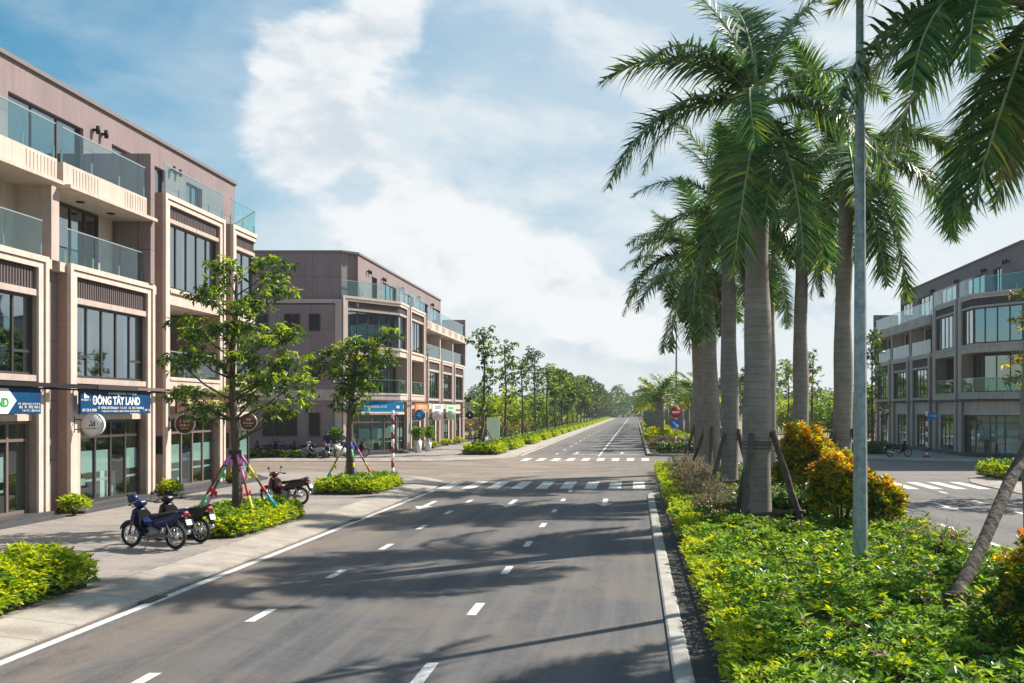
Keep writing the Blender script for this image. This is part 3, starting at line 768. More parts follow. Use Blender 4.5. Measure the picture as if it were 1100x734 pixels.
def building(name, label, origin, X, bays, y0, y1, cy, fin, side_windows, lamps_y):
    """canonical frame: facade at x=-17.2, chamfered corner at y=y0 end (south). X maps canonical to world"""
    bld = empty(name, origin)
    tag(bld, label, 'building', 'mauve shophouse blocks round the crossing')
    T0 = lambda x, y, z: Vector((*X(x, y), z))
    c = MB()
    low = [(-33, y0), (-20.35, y0), (-20.9, y0 + 1.15), (-18.44, y0 + 4.75), (-18.4, y0 + 6.2), (-19.5, y0 + 6.8), (-19.5, y1), (-33, y1)]
    c.prism(low, 0, 10.62, T0)
    top = [(-33, y0 + .2), (-20.4, y0 + .2), (-19.8, y0 + 1.1), (-19.8, y1 - 1.0), (-33, y1 - 1.0)]
    c.prism(top, 10.62, 14.28, T0)
    # stucco between the bays
    ys = [b for b in bays]
    for i in range(len(ys) - 1):
        a = ys[i][1]; e = ys[i + 1][0]
        both_b = ys[i][2] == 'B' and ys[i + 1][2] == 'B'
        if ys[i][2] == 'C' and ys[i + 1][2] == 'C' and e - a < .1: continue
        hh = 7.5 if (ys[i][2] == 'B' or ys[i + 1][2] == 'B') else 11.2
        c.box(-19.5, -17.62, a, e, .15, hh, T0)
    wall = c.build('wall', M_MAUVE, bld, True)
    for i in range(len(ys) - 1):
        if ys[i][2] == 'B' and ys[i + 1][2] == 'B':
            p = MB(); m0 = (ys[i][1] + ys[i + 1][0]) / 2; p.box(-19.5, -17.35, m0 - .2, m0 + .2, 7.79, 9.999, T0); p.build('pier', M_BAND, bld, True)
    # top storey front wall with openings
    t = MB(); edges = [(y0 + 1.1)]
    wins = []
    for (a, e, k, *r) in ys: wins.append((a + .5, e - .6))
    cur = y0 + 1.1
    for (a, e) in wins:
        if e - a < 1: continue
        t.box(-19.8, -19.5, cur, a, 10.62, 14.28, T0); t.box(-19.8, -19.5, a, e, 13.25, 14.28, T0); cur = e
        L_ = Local((-19.5, a), (-19.5, e), (1, 0), X)
        window(bld, L_, 0, L_.w, 10.75, 13.25, .12, 3 if L_.w > 3 else 2, M_ALU, G_WIN, 'window', None, curtains=int(a) % 3)
    t.box(-19.8, -19.5, cur, y1 - 1.0, 10.62, 14.28, T0)
    t.build('top_storey_wall', M_MAUVE, bld, True)
    r = MB(); r.prism([(-33.1, y0 + .1), (-20.33, y0 + .1), (-19.4, y0 + 1.05), (-19.4, y1 - .9), (-33.1, y1 - .9)], 14.28, 14.42, T0); r.build('roof', M_ROOF, bld, True)
    # cream band on the side wall and corner pier
    for (x0_, x1_, d_, z0_, z1_) in ((-33, -20.3, .06, 10.75, 11.02), (-33, -20.76, .05, 4.0, 4.75), (-20.75, -20.3, .08, .15, 10.749)):
        s = MB(); s.box(x0_, x1_, y0 - d_, y0 - .002, z0_, z1_, T0); s.build('band', M_BAND, bld, True)
    for (x0, x1, z0, z1, n) in side_windows:
        L_ = Local((x0, y0), (x1, y0), (0, -1), X)
        window(bld, L_, 0, L_.w, z0, z1, -.05, n, M_ALU, M_DGL, 'window')
    if fin:
        for (fy, fz) in fin:
            f = MB(); f.box(-19.49, -17.15, fy - .14, fy + .14, 7.8, fz, T0); f.build('fin_wall', M_MAUVE, bld, True)
    for ly in lamps_y:
        for dy in (0, .55):
            f = MB(); f.box(-19.498, -19.36, ly + dy - .05, ly + dy + .05, 13.36, 13.44, T0); a0 = T0(-19.33, ly + dy, 13.26); f.tube([a0, a0 + Vector((0, 0, .28))], .075, 8)
            f.build('wall_lamp', M_BLACK, bld, True)
    # bays
    for i, (a, e, k, *r) in enumerate(ys):
        jl = not (r and r[0] == 'wrap')
        T = Local((-17.2, a), (-17.2, e), (1, 0), X)
        bay(bld, T, k, 2.3 if jl else 1.15, jl=jl, jr=True, seed=i + len(label), blank=jl, fin_side=1 if (r and r[0] == 'fin') else 0)
    Tc = Local((-20.2, y0), (-17.2, y0 + 4.2), (4.2, -3.0), X)
    bay(bld, Tc, 'C', 1.15, jl=True, jr=False, seed=3, blank=False)
    # thin rail the shop signs hang from
    g = MB(); pts = [T0(-20.0, y0 - .5, 4.02), T0(-16.92, y0 + 4.3, 4.04), T0(-16.92, y1 + .5, 4.02)]
    g.tube(pts, .035, 6)
    g.tube([p_ + Vector((0, 0, -.1)) for p_ in pts], .03, 6)
    for (a, e, k, *r) in ys: g.tube([T0(-16.92, a + .2, 3.96), T0(-17.3, a + .2, 3.96)], .03, 5)
    g.build('sign_rail', M_BLACK, bld, True)
    return bld

SW2 = [(-24.3, -23.2, 8.8, 10.0, 2), (-22.6, -21.8, 8.8, 10.0, 1), (-27.5, -25.4, 8.8, 10.0, 2), (-22.6, -21.8, 5.4, 6.8, 1), (-25.2, -24.0, 5.4, 6.8, 1), (-25.8, -23.4, 1.5, 3.15, 3), (-22.6, -21.8, 1.5, 3.15, 1), (-29.5, -27.5, 5.4, 6.8, 2)]
ID = lambda x, y: (x, y)
# far left block
building('shophouse_block', 'mauve four-storey corner block beyond the crossing on the left, with the bright blue shop banner', (-20, 68.4, 0), ID,
         [(72.62, 75.3, 'C', 'wrap'), (75.9, 81.3, 'C'), (82.3, 87.6, 'B'), (88.4, 93.7, 'B'), (94.5, 99.6, 'B')], 68.4, 99.9, 0, [(99.85, 12.45)], SW2, [71.8, 76.0, 82.0, 88.2, 94.2])
# right block is the mirror image five metres nearer
building('shophouse_block', 'mauve four-storey corner block on the right edge, beyond the crossing behind the lamp pole', (26, 63.4, 0), lambda x, y: (5.8 - x, y - 5),
         [(72.62, 75.3, 'C', 'wrap'), (75.9, 81.3, 'C'), (82.3, 87.6, 'B'), (88.4, 93.7, 'B'), (94.5, 99.6, 'B')], 68.4, 99.9, 0, [(99.85, 12.45)], SW2, [71.8, 76.0, 82.0, 88.2, 94.2])
# near left block: chamfer at its far (north) end
MY = 49.2 + 68.4
building('shophouse_block', 'near mauve four-storey shophouse row filling the left edge, with the blue shop signs', (-20, 49.2, 0), lambda x, y: (x, MY - y),
         [(72.62, 75.3, 'C', 'wrap'), (76.1, 81.4, 'C'), (82.2, 87.5, 'B', 'fin'), (88.6, 93.9, 'B'), (94.7, 100.0, 'B')], 68.4, 100.6, 0, [(82.5, 12.4)], SW2[:2], [75.6, 81.5, 87.9, 94.2])

# ------------------------------------------------------------------ shop signs
def squiggle(b, T, x0, x1, z, h, seed, d0=0, d1=.006):
    """row of small letter-like strokes where the writing is too small to read"""
    rr = random.Random(seed); x = x0
    while x < x1:
        w = h * rr.uniform(.35, .75)
        if rr.random() < .16: x += h * .6; continue
        e = min(x + w, x1)
        b.box(x, x + h * .16, d0, d1, z, z + h, T)
        if rr.random() < .7: b.box(x + h * .17, e, d0, d1, z + h * .8, z + h, T)
        if rr.random() < .6: b.box(x + h * .17, e, d0, d1, z, z + h * .2, T)
        if rr.random() < .4: b.box(x + h * .17, e, d0, d1, z + h * .4, z + h * .58, T)
        x = e + h * .22
def board(label, y0, y1, z0, z1, m, X=ID, p=None, rim=None):
    """flat sign board on a facade; local x runs along the sign as read from the street"""
    o = empty('shop_sign', (*X(-16.95 if p is None else p[0], (y0 + y1) / 2 if p is None else p[1]), z0))
    tag(o, label, 'shop sign')
    return o
def facade_T(xf, yc, X=ID, sgn=1):
    # x to the reader's right = +Y on the left side of the street ; y is out of the wall
    return lambda x, z, out: Vector((*X(xf + out, yc + x * sgn), z))
def TB(T): return lambda x, d, z: T(x, z, d)

def sign_board(label, yc, w, z0, z1, m, xf=-17.05, trim=None, sgn=1):
    o = empty('shop_sign', (xf, yc, z0)); tag(o, label, 'shop sign')
    T = facade_T(xf, yc, sgn=sgn); b = MB(); b.box(-w / 2, w / 2, 0, .08, z0, z1, TB(T)); b.build('board', m, o, True)
    return o, T
o, T = sign_board('dark blue shop sign reading ĐÔNG TÂY LAND over the glass shopfront', 32.4, 4.35, 3.2, 3.95, M_BLUES)
def TT(T, cx, cz, out): return lambda x, y, z: T(cx + x, cz + y, out + z)
text_obj('ĐÔNG TÂY LAND', .36, M_TEXTW, TT(T, -.05, 3.60, .09), 'lettering', o, .003, bold=.010)
b = MB(); squiggle(b, TB(T), -.6, 1.2, 3.82, .06, 1, .082, .09); squiggle(b, TB(T), -1.2, 1.7, 3.35, .07, 2, .082, .09); squiggle(b, TB(T), -1.0, 1.4, 3.25, .05, 3, .082, .09)
squiggle(b, TB(T), -2.2, -1.3, 3.27, .08, 4, .082, .09); squiggle(b, TB(T), 1.7, 2.2, 3.28, .07, 5, .082, .09); squiggle(b, TB(T), -2.15, -1.65, 3.6, .05, 8, .082, .09)
b.box(-2.0, -1.93, .082, .09, 3.68, 3.85, TB(T)); b.box(-1.90, -1.83, .082, .09, 3.68, 3.78, TB(T)); b.box(-1.80, -1.73, .082, .09, 3.68, 3.74, TB(T))
b.build('small_print', M_TEXTW, o, True)
o, T = sign_board('blue shop sign with a white hexagon and green letters ND at the left edge', 26.15, 4.1, 3.2, 3.95, M_BLUES)
b = MB(); b.prism([(-2.03, 3.21), (.55, 3.21), (.92, 3.57), (.5, 3.94), (-2.03, 3.94)], .082, .092, lambda x, z, d: T(x, z, d)); b.build('hexagon', M_TEXTW, o, True)
text_obj('ND', .34, M_DGREEN, TT(T, .32, 3.5, .095), 'lettering', o, .006, bold=.012)
b = MB(); squiggle(b, TB(T), 1.0, 2.0, 3.46, .05, 11, .082, .09); squiggle(b, TB(T), 1.05, 2.0, 3.36, .07, 12, .082, .09); squiggle(b, TB(T), 1.2, 2.0, 3.27, .05, 13, .082, .09); b.build('small_print', M_TEXTW, o, True)
o, T = sign_board('dark brown shop sign with cream lettering behind the near street tree', 38.85, 4.5, 3.2, 3.95, M_BROWN)
b = MB(); squiggle(b, TB(T), -1.4, 1.4, 3.5, .22, 21, .082, .09); squiggle(b, TB(T), -1.2, 1.2, 3.32, .08, 22, .082, .09); b.build('lettering', M_CREAMT, o, True)
o, T = sign_board('orange shop sign beside the round blue sign on the far left block', 78.6, 4.5, 3.15, 3.95, M_ORG)
b = MB(); squiggle(b, TB(T), -1.6, 1.6, 3.45, .25, 31, .082, .09); b.build('lettering', M_TEXTW, o, True)
o, T = sign_board('white shop sign with black lettering on the far left block', 85.0, 4.4, 3.15, 3.95, M_WHITE)
b = MB(); squiggle(b, TB(T), -1.4, 1.4, 3.4, .32, 41, .082, .09); b.build('lettering', M_TEXTD, o, True)
o, T = sign_board('pale green shop sign on the far left block', 91.1, 4.4, 3.15, 3.95, M_PGREEN)
b = MB(); squiggle(b, TB(T), -1.4, 1.4, 3.4, .25, 51, .082, .09); b.build('lettering', M_DGREEN, o, True)
# the bright blue banner across the chamfered corner
o = empty('shop_sign', (-18.7, 70.5, 3.15)); tag(o, 'long bright blue shop banner with tiny white lettering across the chamfered corner', 'shop sign')
U_ = Vector((3.0, 4.2, 0)).normalized(); N_ = Vector((4.2, -3.0, 0)).normalized(); P_ = Vector((-20.2, 68.4, 0)) + N_ * .14
TC = lambda x, d, z: P_ + U_ * x + N_ * d + Vector((0, 0, z))
b = MB(); b.box(.1, 5.15, 0, .1, 3.2, 3.95, TC); b.build('board', M_SKYB, o, True)
b = MB(); b.box(.1, 5.15, .0, .11, 3.12, 3.197, TC); b.build('trim', M_WHITE, o, True)
b = MB(); squiggle(b, TC, 1.5, 3.6, 3.5, .14, 61, .102, .11); b.box(4.5, 4.8, .102, .11, 3.45, 3.65, TC); b.build('lettering', M_TEXTW, o, True)

def round_sign(label, x, y, z, r, m, mark, lm=M_TEXTD):
    o = empty('hanging_sign', (x, y, z)); tag(o, label, 'sign', 'round signs standing out from the shopfronts')
    b = MB(); b.tube([(x, y - .07, z), (x, y + .07, z)], r, 32); b.build('disc', m, o, True)
    f = MB(); f.torus((x, y - .06, z), r, .02); f.build('rim', M_RAIL, o, True)
    k = MB(); k.tube([(x - r * .9, y, z + .15), (-17.25, y, z + .15)], .018, 6); k.tube([(x - r * .9, y, z - .15), (-17.25, y, z - .15)], .018, 6); k.box(-17.28, -17.22, y - .05, y + .05, z - .25, z + .25); k.build('bracket', M_BLACK, o, True)
    TQ = lambda a, d, c: Vector((x + a, y - .071 - d, z + c))
    l = MB()
    if mark == 'steps':
        for i, hh in enumerate((.06, .10, .15)): l.box(-.10 + i * .07, -.055 + i * .07, 0, .008, -.06, -.06 + hh, TQ)
        l.box(-.06, .0, 0, .008, .07, .11, TQ); squiggle(l, TQ, -.2, .2, -.14, .035, 5, 0, .008)
    elif mark == 'text':
        squiggle(l, TQ, -.16, .16, .06, .10, int(y), 0, .008); squiggle(l, TQ, -.22, .22, -.08, .07, int(y) + 1, 0, .008); squiggle(l, TQ, -.14, .14, -.19, .05, int(y) + 2, 0, .008)
    elif mark == 'arrow':
        l.prism([(-.1, -.1), (.1, -.1), (0, .14)], 0, .008, lambda a, c, d: TQ(a, d, c))
    if l.v: l.build('lettering', lm, o, True)
round_sign('round white sign with a small black stepped logo at the blue sign', -16.62, 30.3, 2.87, .34, M_WHITE, 'steps')
round_sign('round dark brown sign with cream lettering left of the near tree trunk', -16.62, 36.5, 2.80, .36, M_BROWN, 'text', M_CREAMT)
round_sign('round dark brown sign with cream lettering right of the near tree trunk', -16.62, 42.5, 2.80, .36, M_BROWN, 'text', M_CREAMT)
round_sign('plain round blue sign by the orange shop sign', -16.55, 76.0, 2.95, .42, M_SKYB, 'text', M_TEXTW)
round_sign('round white sign with black lettering on the far left block', -16.55, 82.6, 2.85, .40, M_WHITE, 'text')
round_sign('round pale green sign on the far left block', -16.55, 88.6, 2.85, .40, M_PGREEN, 'text', M_DGREEN)
round_sign('round black sign with a white mark at the far end of the left block', -16.3, 97.5, 2.85, .42, M_BLACK, 'arrow', M_TEXTW)
# small dark plates on the pilasters of the near block
for y_, lb in ((36.35, 'small dark plate on the stone pilaster left of the brown shopfront'), (42.25, 'small dark plate on the stone pilaster behind the near tree trunk')):
    b = MB(); b.box(-17.55, -17.32, y_ - .2, y_ - .157, 1.7, 2.35); q_ = b.build('notice_plate', M_BLACK); tag(q_, lb, 'plate')
# near block: thick dark awning tube in front of the signs
o = empty('awning_tube', (-16.5, 30, 3.9)); tag(o, 'long dark rolled awning tube running in front of the two blue signs', 'awning')
b = MB(); b.box(-16.965, -16.82, 22.0, 30.9, 3.97, 4.09); b.build('casing', M_BLACK, o, True)
b = MB(); b.box(-16.968, -16.80, 30.901, 33.4, 3.96, 4.11); b.build('end_casing', M_ALU, o, True)
b = MB(); b.box(-16.96, -16.84, 33.401, 46.0, 3.98, 4.08); b.build('roller', M_ALU2, o, True)
b = MB()
for y_ in (24.2, 29.1, 30.3, 35.2, 36.4, 41.2, 42.5): b.box(-17.3, -16.968, y_, y_ + .05, 4.0, 4.05)
b.build('bracket', M_BLACK, o, True)

# ------------------------------------------------------------------ palms
def frond_mesh(name, L, a0, a1, nleaf=88, ll=.86, seed=0, twist=0.0, mats=None, power=1.0, yell=.0):
    """rachis leaves the origin along +x at pitch a0 and bends to pitch a1 at its tip"""
    rr = np.random.default_rng(seed); n = 26; pts = []; p = np.array([0., 0., 0.]); dirs = []
    for i in range(n + 1):
        t = i / n; a = a0 + (a1 - a0) * t ** power
        d = np.array([math.cos(a), 0.18 * twist * t, math.sin(a)]); d /= np.linalg.norm(d); pts.append(p.copy()); dirs.append(d); p = p + d * L / n
    pts = np.array(pts); dirs = np.array(dirs)
    mb = MB(); mb.tube([tuple(q) for q in pts], [.045 * (1 - .85 * i / n) + .004 for i in range(n + 1)], 5)
    V = list(mb.v); F = list(mb.f); mi = [1] * len(F)
    for side in (-1, 1):
        for k in range(nleaf):
            t = .10 + .90 * (k + rr.uniform(-.3, .3)) / nleaf; t = min(max(t, .02), .999)
            i = min(int(t * n), n - 1); f = t * n - i
            P = pts[i] * (1 - f) + pts[i + 1] * f; D = dirs[i] * (1 - f) + dirs[i + 1] * f
            S = np.array([-D[1], D[0], 0]); S /= np.linalg.norm(S) + 1e-9; S = S * side; U = np.cross(D, S) * side
            prof = (math.sin(math.pi * min(1, .12 + t * .80)) ** .6) * (1 if t < .85 else (1 - (t - .85) * 3.4))
            l = ll * prof * rr.uniform(.8, 1.12)
            fw = .42 + .72 * t + rr.normal(0, .09)
            up = rr.choice([.35, .05, -.3]) + rr.normal(0, .12)
            d = S * math.cos(fw * .75) + D * math.sin(fw * .75) + U * up * .8
            d /= np.linalg.norm(d); w = .035 * rr.uniform(.8, 1.2) * (62 / max(nleaf, 62)) ** .2 * (1.5 if nleaf < 40 else 1)
            q = P.copy(); side_v = np.cross(d, U); side_v /= np.linalg.norm(side_v) + 1e-9
            row = []; segs = 4; droop = rr.uniform(.08, .38)
            for s_ in range(segs + 1):
                u = s_ / segs; ww = w * (1 - u ** 1.6) ** .8 * (.6 if s_ == 0 else 1)
                row.append((q + side_v * ww, q - side_v * ww))
                d = d + np.array([0, 0, -1]) * droop * l * (.25 + .45 * u); d /= np.linalg.norm(d); q = q + d * l / segs
            b0 = len(V)
            for (x, y) in row[:-1]: V.append(tuple(x)); V.append(tuple(y))
            V.append(tuple(q))
            m_ = 2 if rr.random() < yell * (1.6 if t > .7 else .6) else 0
            for s_ in range(segs - 1): F.append((b0 + 2 * s_, b0 + 2 * s_ + 1, b0 + 2 * s_ + 3, b0 + 2 * s_ + 2)); mi.append(m_)
            F.append((b0 + 2 * segs - 2, b0 + 2 * segs - 1, b0 + 2 * segs)); mi.append(m_)
    me = bpy.data.meshes.new(name); me.from_pydata(V, [], F)
    for m in (mats or (F_PALM, M_FROND, F_PALMY)): me.materials.append(m)
    me.polygons.foreach_set('material_index', mi); me.update()
    return me
M_FROND = mat('frond_rib', (.30, .31, .16), .5)
FR = {
    'up': [frond_mesh('frond', 3.9, R(82), R(28), seed=s, twist=t, yell=.03) for s, t in ((1, .6), (2, -.5))],
    'mid': [frond_mesh('frond', 4.3, R(52), R(-48), seed=s, twist=t, yell=.04) for s, t in ((3, .5), (4, -.8), (5, .1))],
    'low': [frond_mesh('frond', 4.4, R(22), R(-78), seed=s, twist=t, power=.8, yell=.06) for s, t in ((6, .7), (7, -.6), (8, .2))],
    'hang': [frond_mesh('frond', 4.3, R(-25), R(-88), seed=s, twist=t, power=.38, yell=.10) for s, t in ((9, .7), (10, -.6), (11, 0))],
}
FR['dead'] = [frond_mesh('frond', 3.2, R(-50), R(-89), seed=20, twist=.2, power=.4, mats=(F_DRY, M_STEM, F_DRY))]
def trunk_profile(H, r0, r1, bulge=.04, n=18):
    out = []
    for i in range(n + 1):
        t = i / n; r = r0 + (r1 - r0) * t + bulge * math.sin(math.pi * min(1, t * 1.25)) ** 2
        if t < .06: r += .10 * (1 - t / .06)
        out.append((t * H, r))
    return out
def palm(label, x, y, Hc, r, seed, fronds=None, z0=.05, sc=1.0, shaft=1.5, group='tall royal palms along the near median', lean=(0, 0), dense=18, dark=None):
    o = empty('royal_palm', (x, y, z0)); tag(o, label, 'palm tree', group)
    rr = random.Random(seed); Ht = Hc - shaft - z0
    b = MB(); pr = trunk_profile(Ht, r, r * .78)
    ph = rr.uniform(0, 6)
    b.tube([(lean[0] * (h / Ht) ** 2 + .02 * math.sin(h * 1.3 + ph), lean[1] * (h / Ht) ** 2, h) for h, _ in pr], [q * (1 + .035 * math.sin(h * 2.3 + ph) + rr.uniform(-.012, .012)) for h, q in pr], 20)
    b.build('trunk', M_PTRUNK, o)
    b = MB(); tx, ty = lean
    b.tube([(tx, ty, Ht - .02), (tx, ty, Ht + shaft * .15), (tx, ty, Ht + shaft * .6), (tx, ty, Ht + shaft)], [r * .80, r * .84, r * .62, r * .36], 16)
    b.build('crownshaft', M_SHAFT, o)
    b = MB()
    for k in range(46):
        a = rr.uniform(0, 6.28); e = rr.uniform(-.3, 1.3); L_ = rr.uniform(.3, .75) * sc; c0 = Vector((tx + .12 * math.cos(a), ty + .12 * math.sin(a), Ht + shaft * rr.uniform(.65, 1.05)))
        c1 = c0 + Vector((math.cos(a) * math.cos(e), math.sin(a) * math.cos(e), math.sin(e))) * L_
        b.tube([c0, (c0 + c1) / 2 + Vector((0, 0, .06)), c1 + Vector((0, 0, -.1))], [.022, .014, .006], 4)
    b.build('fibre_tuft', M_FIBRE, o)
    lst = list(fronds or [])
    g = seed * 1.7
    for k in range(dense):
        g += 2.399; kind = 'up' if k % 5 == 0 else ('mid' if k % 4 == 1 else ('low' if k % 4 != 3 else 'hang'))
        lst.append((math.degrees(g) + rr.uniform(-12, 12), kind, rr.randrange(9), rr.uniform(.82, 1.08)))
    lst += [(rr.uniform(0, 360), 'dead', 0, rr.uniform(.6, .9)) for _ in range(2)]
    for az, kind, idx, s_ in lst:
        me = FR[kind][idx % len(FR[kind])]
        f = bpy.data.objects.new('frond', me); COL.objects.link(f); f.parent = o
        zz = {'up': 1.0, 'mid': .92, 'low': .85, 'hang': .72, 'dead': .5}[kind]
        f.location = (tx + .13 * math.cos(R(az)), ty + .13 * math.sin(R(az)), Ht + shaft * zz)
        f.rotation_euler = (rr.uniform(-.25, .25), 0, R(az)); f.scale = (s_ * sc,) * 3
    return o
def stakes(label, x, y, r, seed, top=2.6, spread=1.3, rad=.082, z0=.05, n=3, angs=None):
    o = empty('palm_brace', (x, y, z0)); tag(o, label, 'tree brace', 'rough wooden braces round the palms')
    rr = random.Random(seed); a0 = rr.uniform(0, 2); feet = []
    for k in range(n):
        a = angs[k] if angs else a0 + 2 * math.pi * k / n + rr.uniform(-.25, .25)
        c, s_ = math.cos(a), math.sin(a); sp = spread * rr.uniform(.85, 1.1); tp = top * rr.uniform(.9, 1.05)
        f0 = Vector((c * sp, s_ * sp, 0)); f1 = Vector((c * (r + .05), s_ * (r + .05), tp)); feet.append(f0 + (f1 - f0) * .22)
        pts = [f0 + (f1 - f0) * t + Vector((rr.uniform(-.03, .03), rr.uniform(-.03, .03), 0)) for t in (0, .2, .4, .6, .8, 1)]
        b = MB(); b.tube(pts, [rad * rr.uniform(.85, 1.15) for _ in pts], 8); b.build('stake', M_STAKE, o)
    for k in range(n - 1):
        b = MB(); d = (feet[k + 1] - feet[k]).normalized() * .2; b.tube([feet[k] - d, (feet[k] + feet[k + 1]) / 2, feet[k + 1] + d], rad * .6, 6); b.build('crossbar', M_STAKE, o)
    b = MB(); b.torus((0, 0, top * .93), r + .03, .022, 'z', 20, 6); b.torus((0, 0, top * .93 - .07), r + .03, .02, 'z', 20, 6); b.torus((0, 0, top * .93 - .16), r + .03, .02, 'z', 20, 6); b.build('binding', M_STAKE, o)
    return o

PALMS = [
    ('biggest royal palm with the thickest grey trunk, front of the near median', 3.25, 26.2, 11.6, .37, 3,
     [(186, 'mid', 0, 1.08), (178, 'low', 0, 1.15), (205, 'low', 1, 1.1), (172, 'up', 1, 1.0), (95, 'up', 0, 1.1), (268, 'hang', 0, 1.2), (350, 'low', 1, 1.0), (10, 'mid', 2, .95), (305, 'hang', 2, 1.1), (350, 'hang', 0, 1.1), (0, 'low', 0, 1.0)], (0, 0)),
    ('second royal palm, just left behind the biggest palm trunk', 3.72, 38.6, 11.2, .34, 5, [(180, 'low', 0, 1.05), (200, 'mid', 1, 1.0), (190, 'hang', 2, 1.0)], (-.1, 0)),
    ('third royal palm of the left row, leaning slightly left', 3.65, 46.8, 10.8, .40, 6, [(185, 'low', 1, 1.1), (170, 'hang', 0, 1.1), (195, 'mid', 0, 1.0)], (-.3, 0)),
    ('farthest royal palm of the left row, dark trunk at the end of the near median', 3.5, 52.0, 10.6, .38, 8, [(180, 'low', 2, 1.1), (195, 'hang', 1, 1.0)], (-.35, 0)),
    ('royal palm right of the biggest palm, behind the golden bushes', 6.6, 39.4, 11.3, .31, 9, [(0, 'low', 0, 1.0), (330, 'mid', 0, 1.0), (180, 'mid', 0, 1.0)], (.05, 0)),
    ('royal palm directly left of the lamp pole', 6.55, 31.2, 11.4, .29, 12, [(350, 'low', 1, 1.1), (10, 'low', 2, 1.15), (335, 'hang', 0, 1.1), (20, 'mid', 1, 1.0), (180, 'low', 1, 1.0)], (.12, 0)),
    ('royal palm of the right row hidden behind the biggest trunk', 6.7, 48.8, 10.9, .28, 14, [(180, 'low', 1, 1.0)], (0, 0)),
]
for i, (lb, x, y, Hc, r, sd_, fr, ln) in enumerate(PALMS):
    palm(lb, x, y, Hc, r, sd_, fr, lean=ln, dense=11 if i == 0 else 18)
palm('royal palm off the right edge whose long fronds hang into the top right corner', 7.2, 17.5, 10.7, .31, 21,
     [(180, 'low', 0, 1.12), (193, 'low', 1, 1.1), (172, 'mid', 1, 1.1), (160, 'low', 2, 1.05), (200, 'hang', 2, 1.02), (215, 'low', 0, 1.08), (238, 'hang', 1, 1.0), (187, 'mid', 0, 1.12), (205, 'mid', 2, 1.1), (172, 'hang', 0, .95), (228, 'low', 1, 1.05)], dense=11)
stakes('three rough wooden stakes leaning on the biggest palm trunk', 3.25, 26.2, .36, 1, angs=[R(245), R(-20), R(110)])
stakes('rough wooden stakes round the second palm trunk', 3.72, 38.6, .30, 2, angs=[R(230), R(-35), R(100)])
stakes('rough wooden stakes round the leaning third palm trunk', 3.65, 46.8, .30, 3)
stakes('rough wooden stakes round the farthest dark palm trunk', 3.5, 52.0, .30, 4, angs=[R(200), R(-60), R(80)])
stakes('rough wooden stakes round the palm behind the golden bushes', 6.6, 39.4, .27, 5)
stakes('rough wooden stakes round the palm left of the lamp pole', 6.55, 31.2, .26, 6, angs=[R(200), R(-30), R(80)])
o = empty('palm_brace', (4.25, 13.9, .05)); tag(o, 'thick leaning wooden log with a short crossbar at the bottom right', 'tree brace', 'rough wooden braces round the palms')
b = MB(); p0_ = Vector((0, 0, 0)); p1_ = Vector((2.62, 3.2, 2.8)); rr_ = random.Random(4)
b.tube([p0_ + (p1_ - p0_) * t + Vector((rr_.uniform(-.018, .018), rr_.uniform(-.018, .018), 0)) for t in [i / 9 for i in range(10)]], [.105, .10, .102, .108, .10, .104, .104, .108, .102, .10], 12); b.build('stake', M_STAKE, o)
b = MB(); b.tube([(.25, .55, .55), (.8, .45, .56), (1.7, .2, .56)], [.05, .055, .05], 8); b.build('crossbar', M_STAKE, o)
b = MB(); b.tube([(4.1, 2.3, 0), (3.6, 2.9, 1.4), (3.2, 3.4, 2.8)], .09, 8); b.build('stake', M_STAKE, o)

# ------------------------------------------------------------------ planting
def cover(name, label, xr, yr, hfun, dens, k, L, wr, mats, mprob, seed, mask=None, soft=.10, low=.35, up=(.1, .95), kind='stuff', cat='ground cover'):
    rr = np.random.default_rng(seed); area = (xr[1] - xr[0]) * (yr[1] - yr[0]); n = int(area * dens)
    x = rr.uniform(xr[0], xr[1], n); y = rr.uniform(yr[0], yr[1], n)
    if mask is not None: kp = mask(x, y); x, y = x[kp], y[kp]
    h = hfun(x, y); z = .06 + h * (1 - low * rr.random(len(x)) ** 2) + rr.normal(0, soft * .3, len(x))
    C = np.stack([x, y, z], 1); V = rosettes(C, k, L, wr, up, rr)
    clump = np.sin(x * 2.1 + y * 1.3) * np.sin(x * .9 - y * 1.7 + 1) * .5 + .5
    pr = rr.random(len(x)); mi = np.zeros(len(x), int); acc = 0
    for j, p in enumerate(mprob):
        mi[(pr >= acc) & (pr < acc + p)] = j; acc += p
    o = leaf_object(name, V, mats, midx=np.repeat(mi, k))
    tag(o, label, cat if kind is None else None, kind=kind)
    return o
def bumpy(h, a=.12, s=1.0, ph=0): return lambda x, y: h + a * (np.sin(x * 2.3 * s + ph) * np.cos(y * 1.9 * s + ph * 2) + .6 * np.sin(x * 5.1 * s + y * 4.3 * s + ph))
cover('ground_cover', 'bright green leafy ground cover filling the near median', (1.5, 7.25), (9, 16.5), bumpy(.48, .17, 1.2), 150, 7, .122, .42, [F_COVER, F_LIME, F_GREEN, F_DARK, F_DRY], (.48, .10, .26, .12, .04), 21, low=.6)
cover('ground_cover', 'green leafy ground cover round the lamp pole', (1.5, 7.25), (16.5, 24.5), bumpy(.44, .17, 1.2, .7), 115, 7, .125, .44, [F_COVER, F_LIME, F_GREEN, F_DARK, F_DRY], (.48, .12, .25, .12, .03), 22, low=.6)
cover('ground_cover', 'darker ground cover under the palms', (1.7, 7.2), (24.5, 36), bumpy(.38, .09, 1, .3), 40, 6, .15, .46, [F_GREEN, F_DARK, F_DRY], (.45, .4, .15), 23)
cover('ground_cover', 'low plants at the far end of the near median', (1.6, 7.1), (36, 53), bumpy(.35, .08, 1, .9), 24, 6, .16, .5, [F_GREEN, F_DARK, F_DRY], (.5, .25, .25), 24, mask=lambda x, y: (x - 4.2) ** 2 + np.maximum(y - 50.5, 0) ** 2 < 9.3)
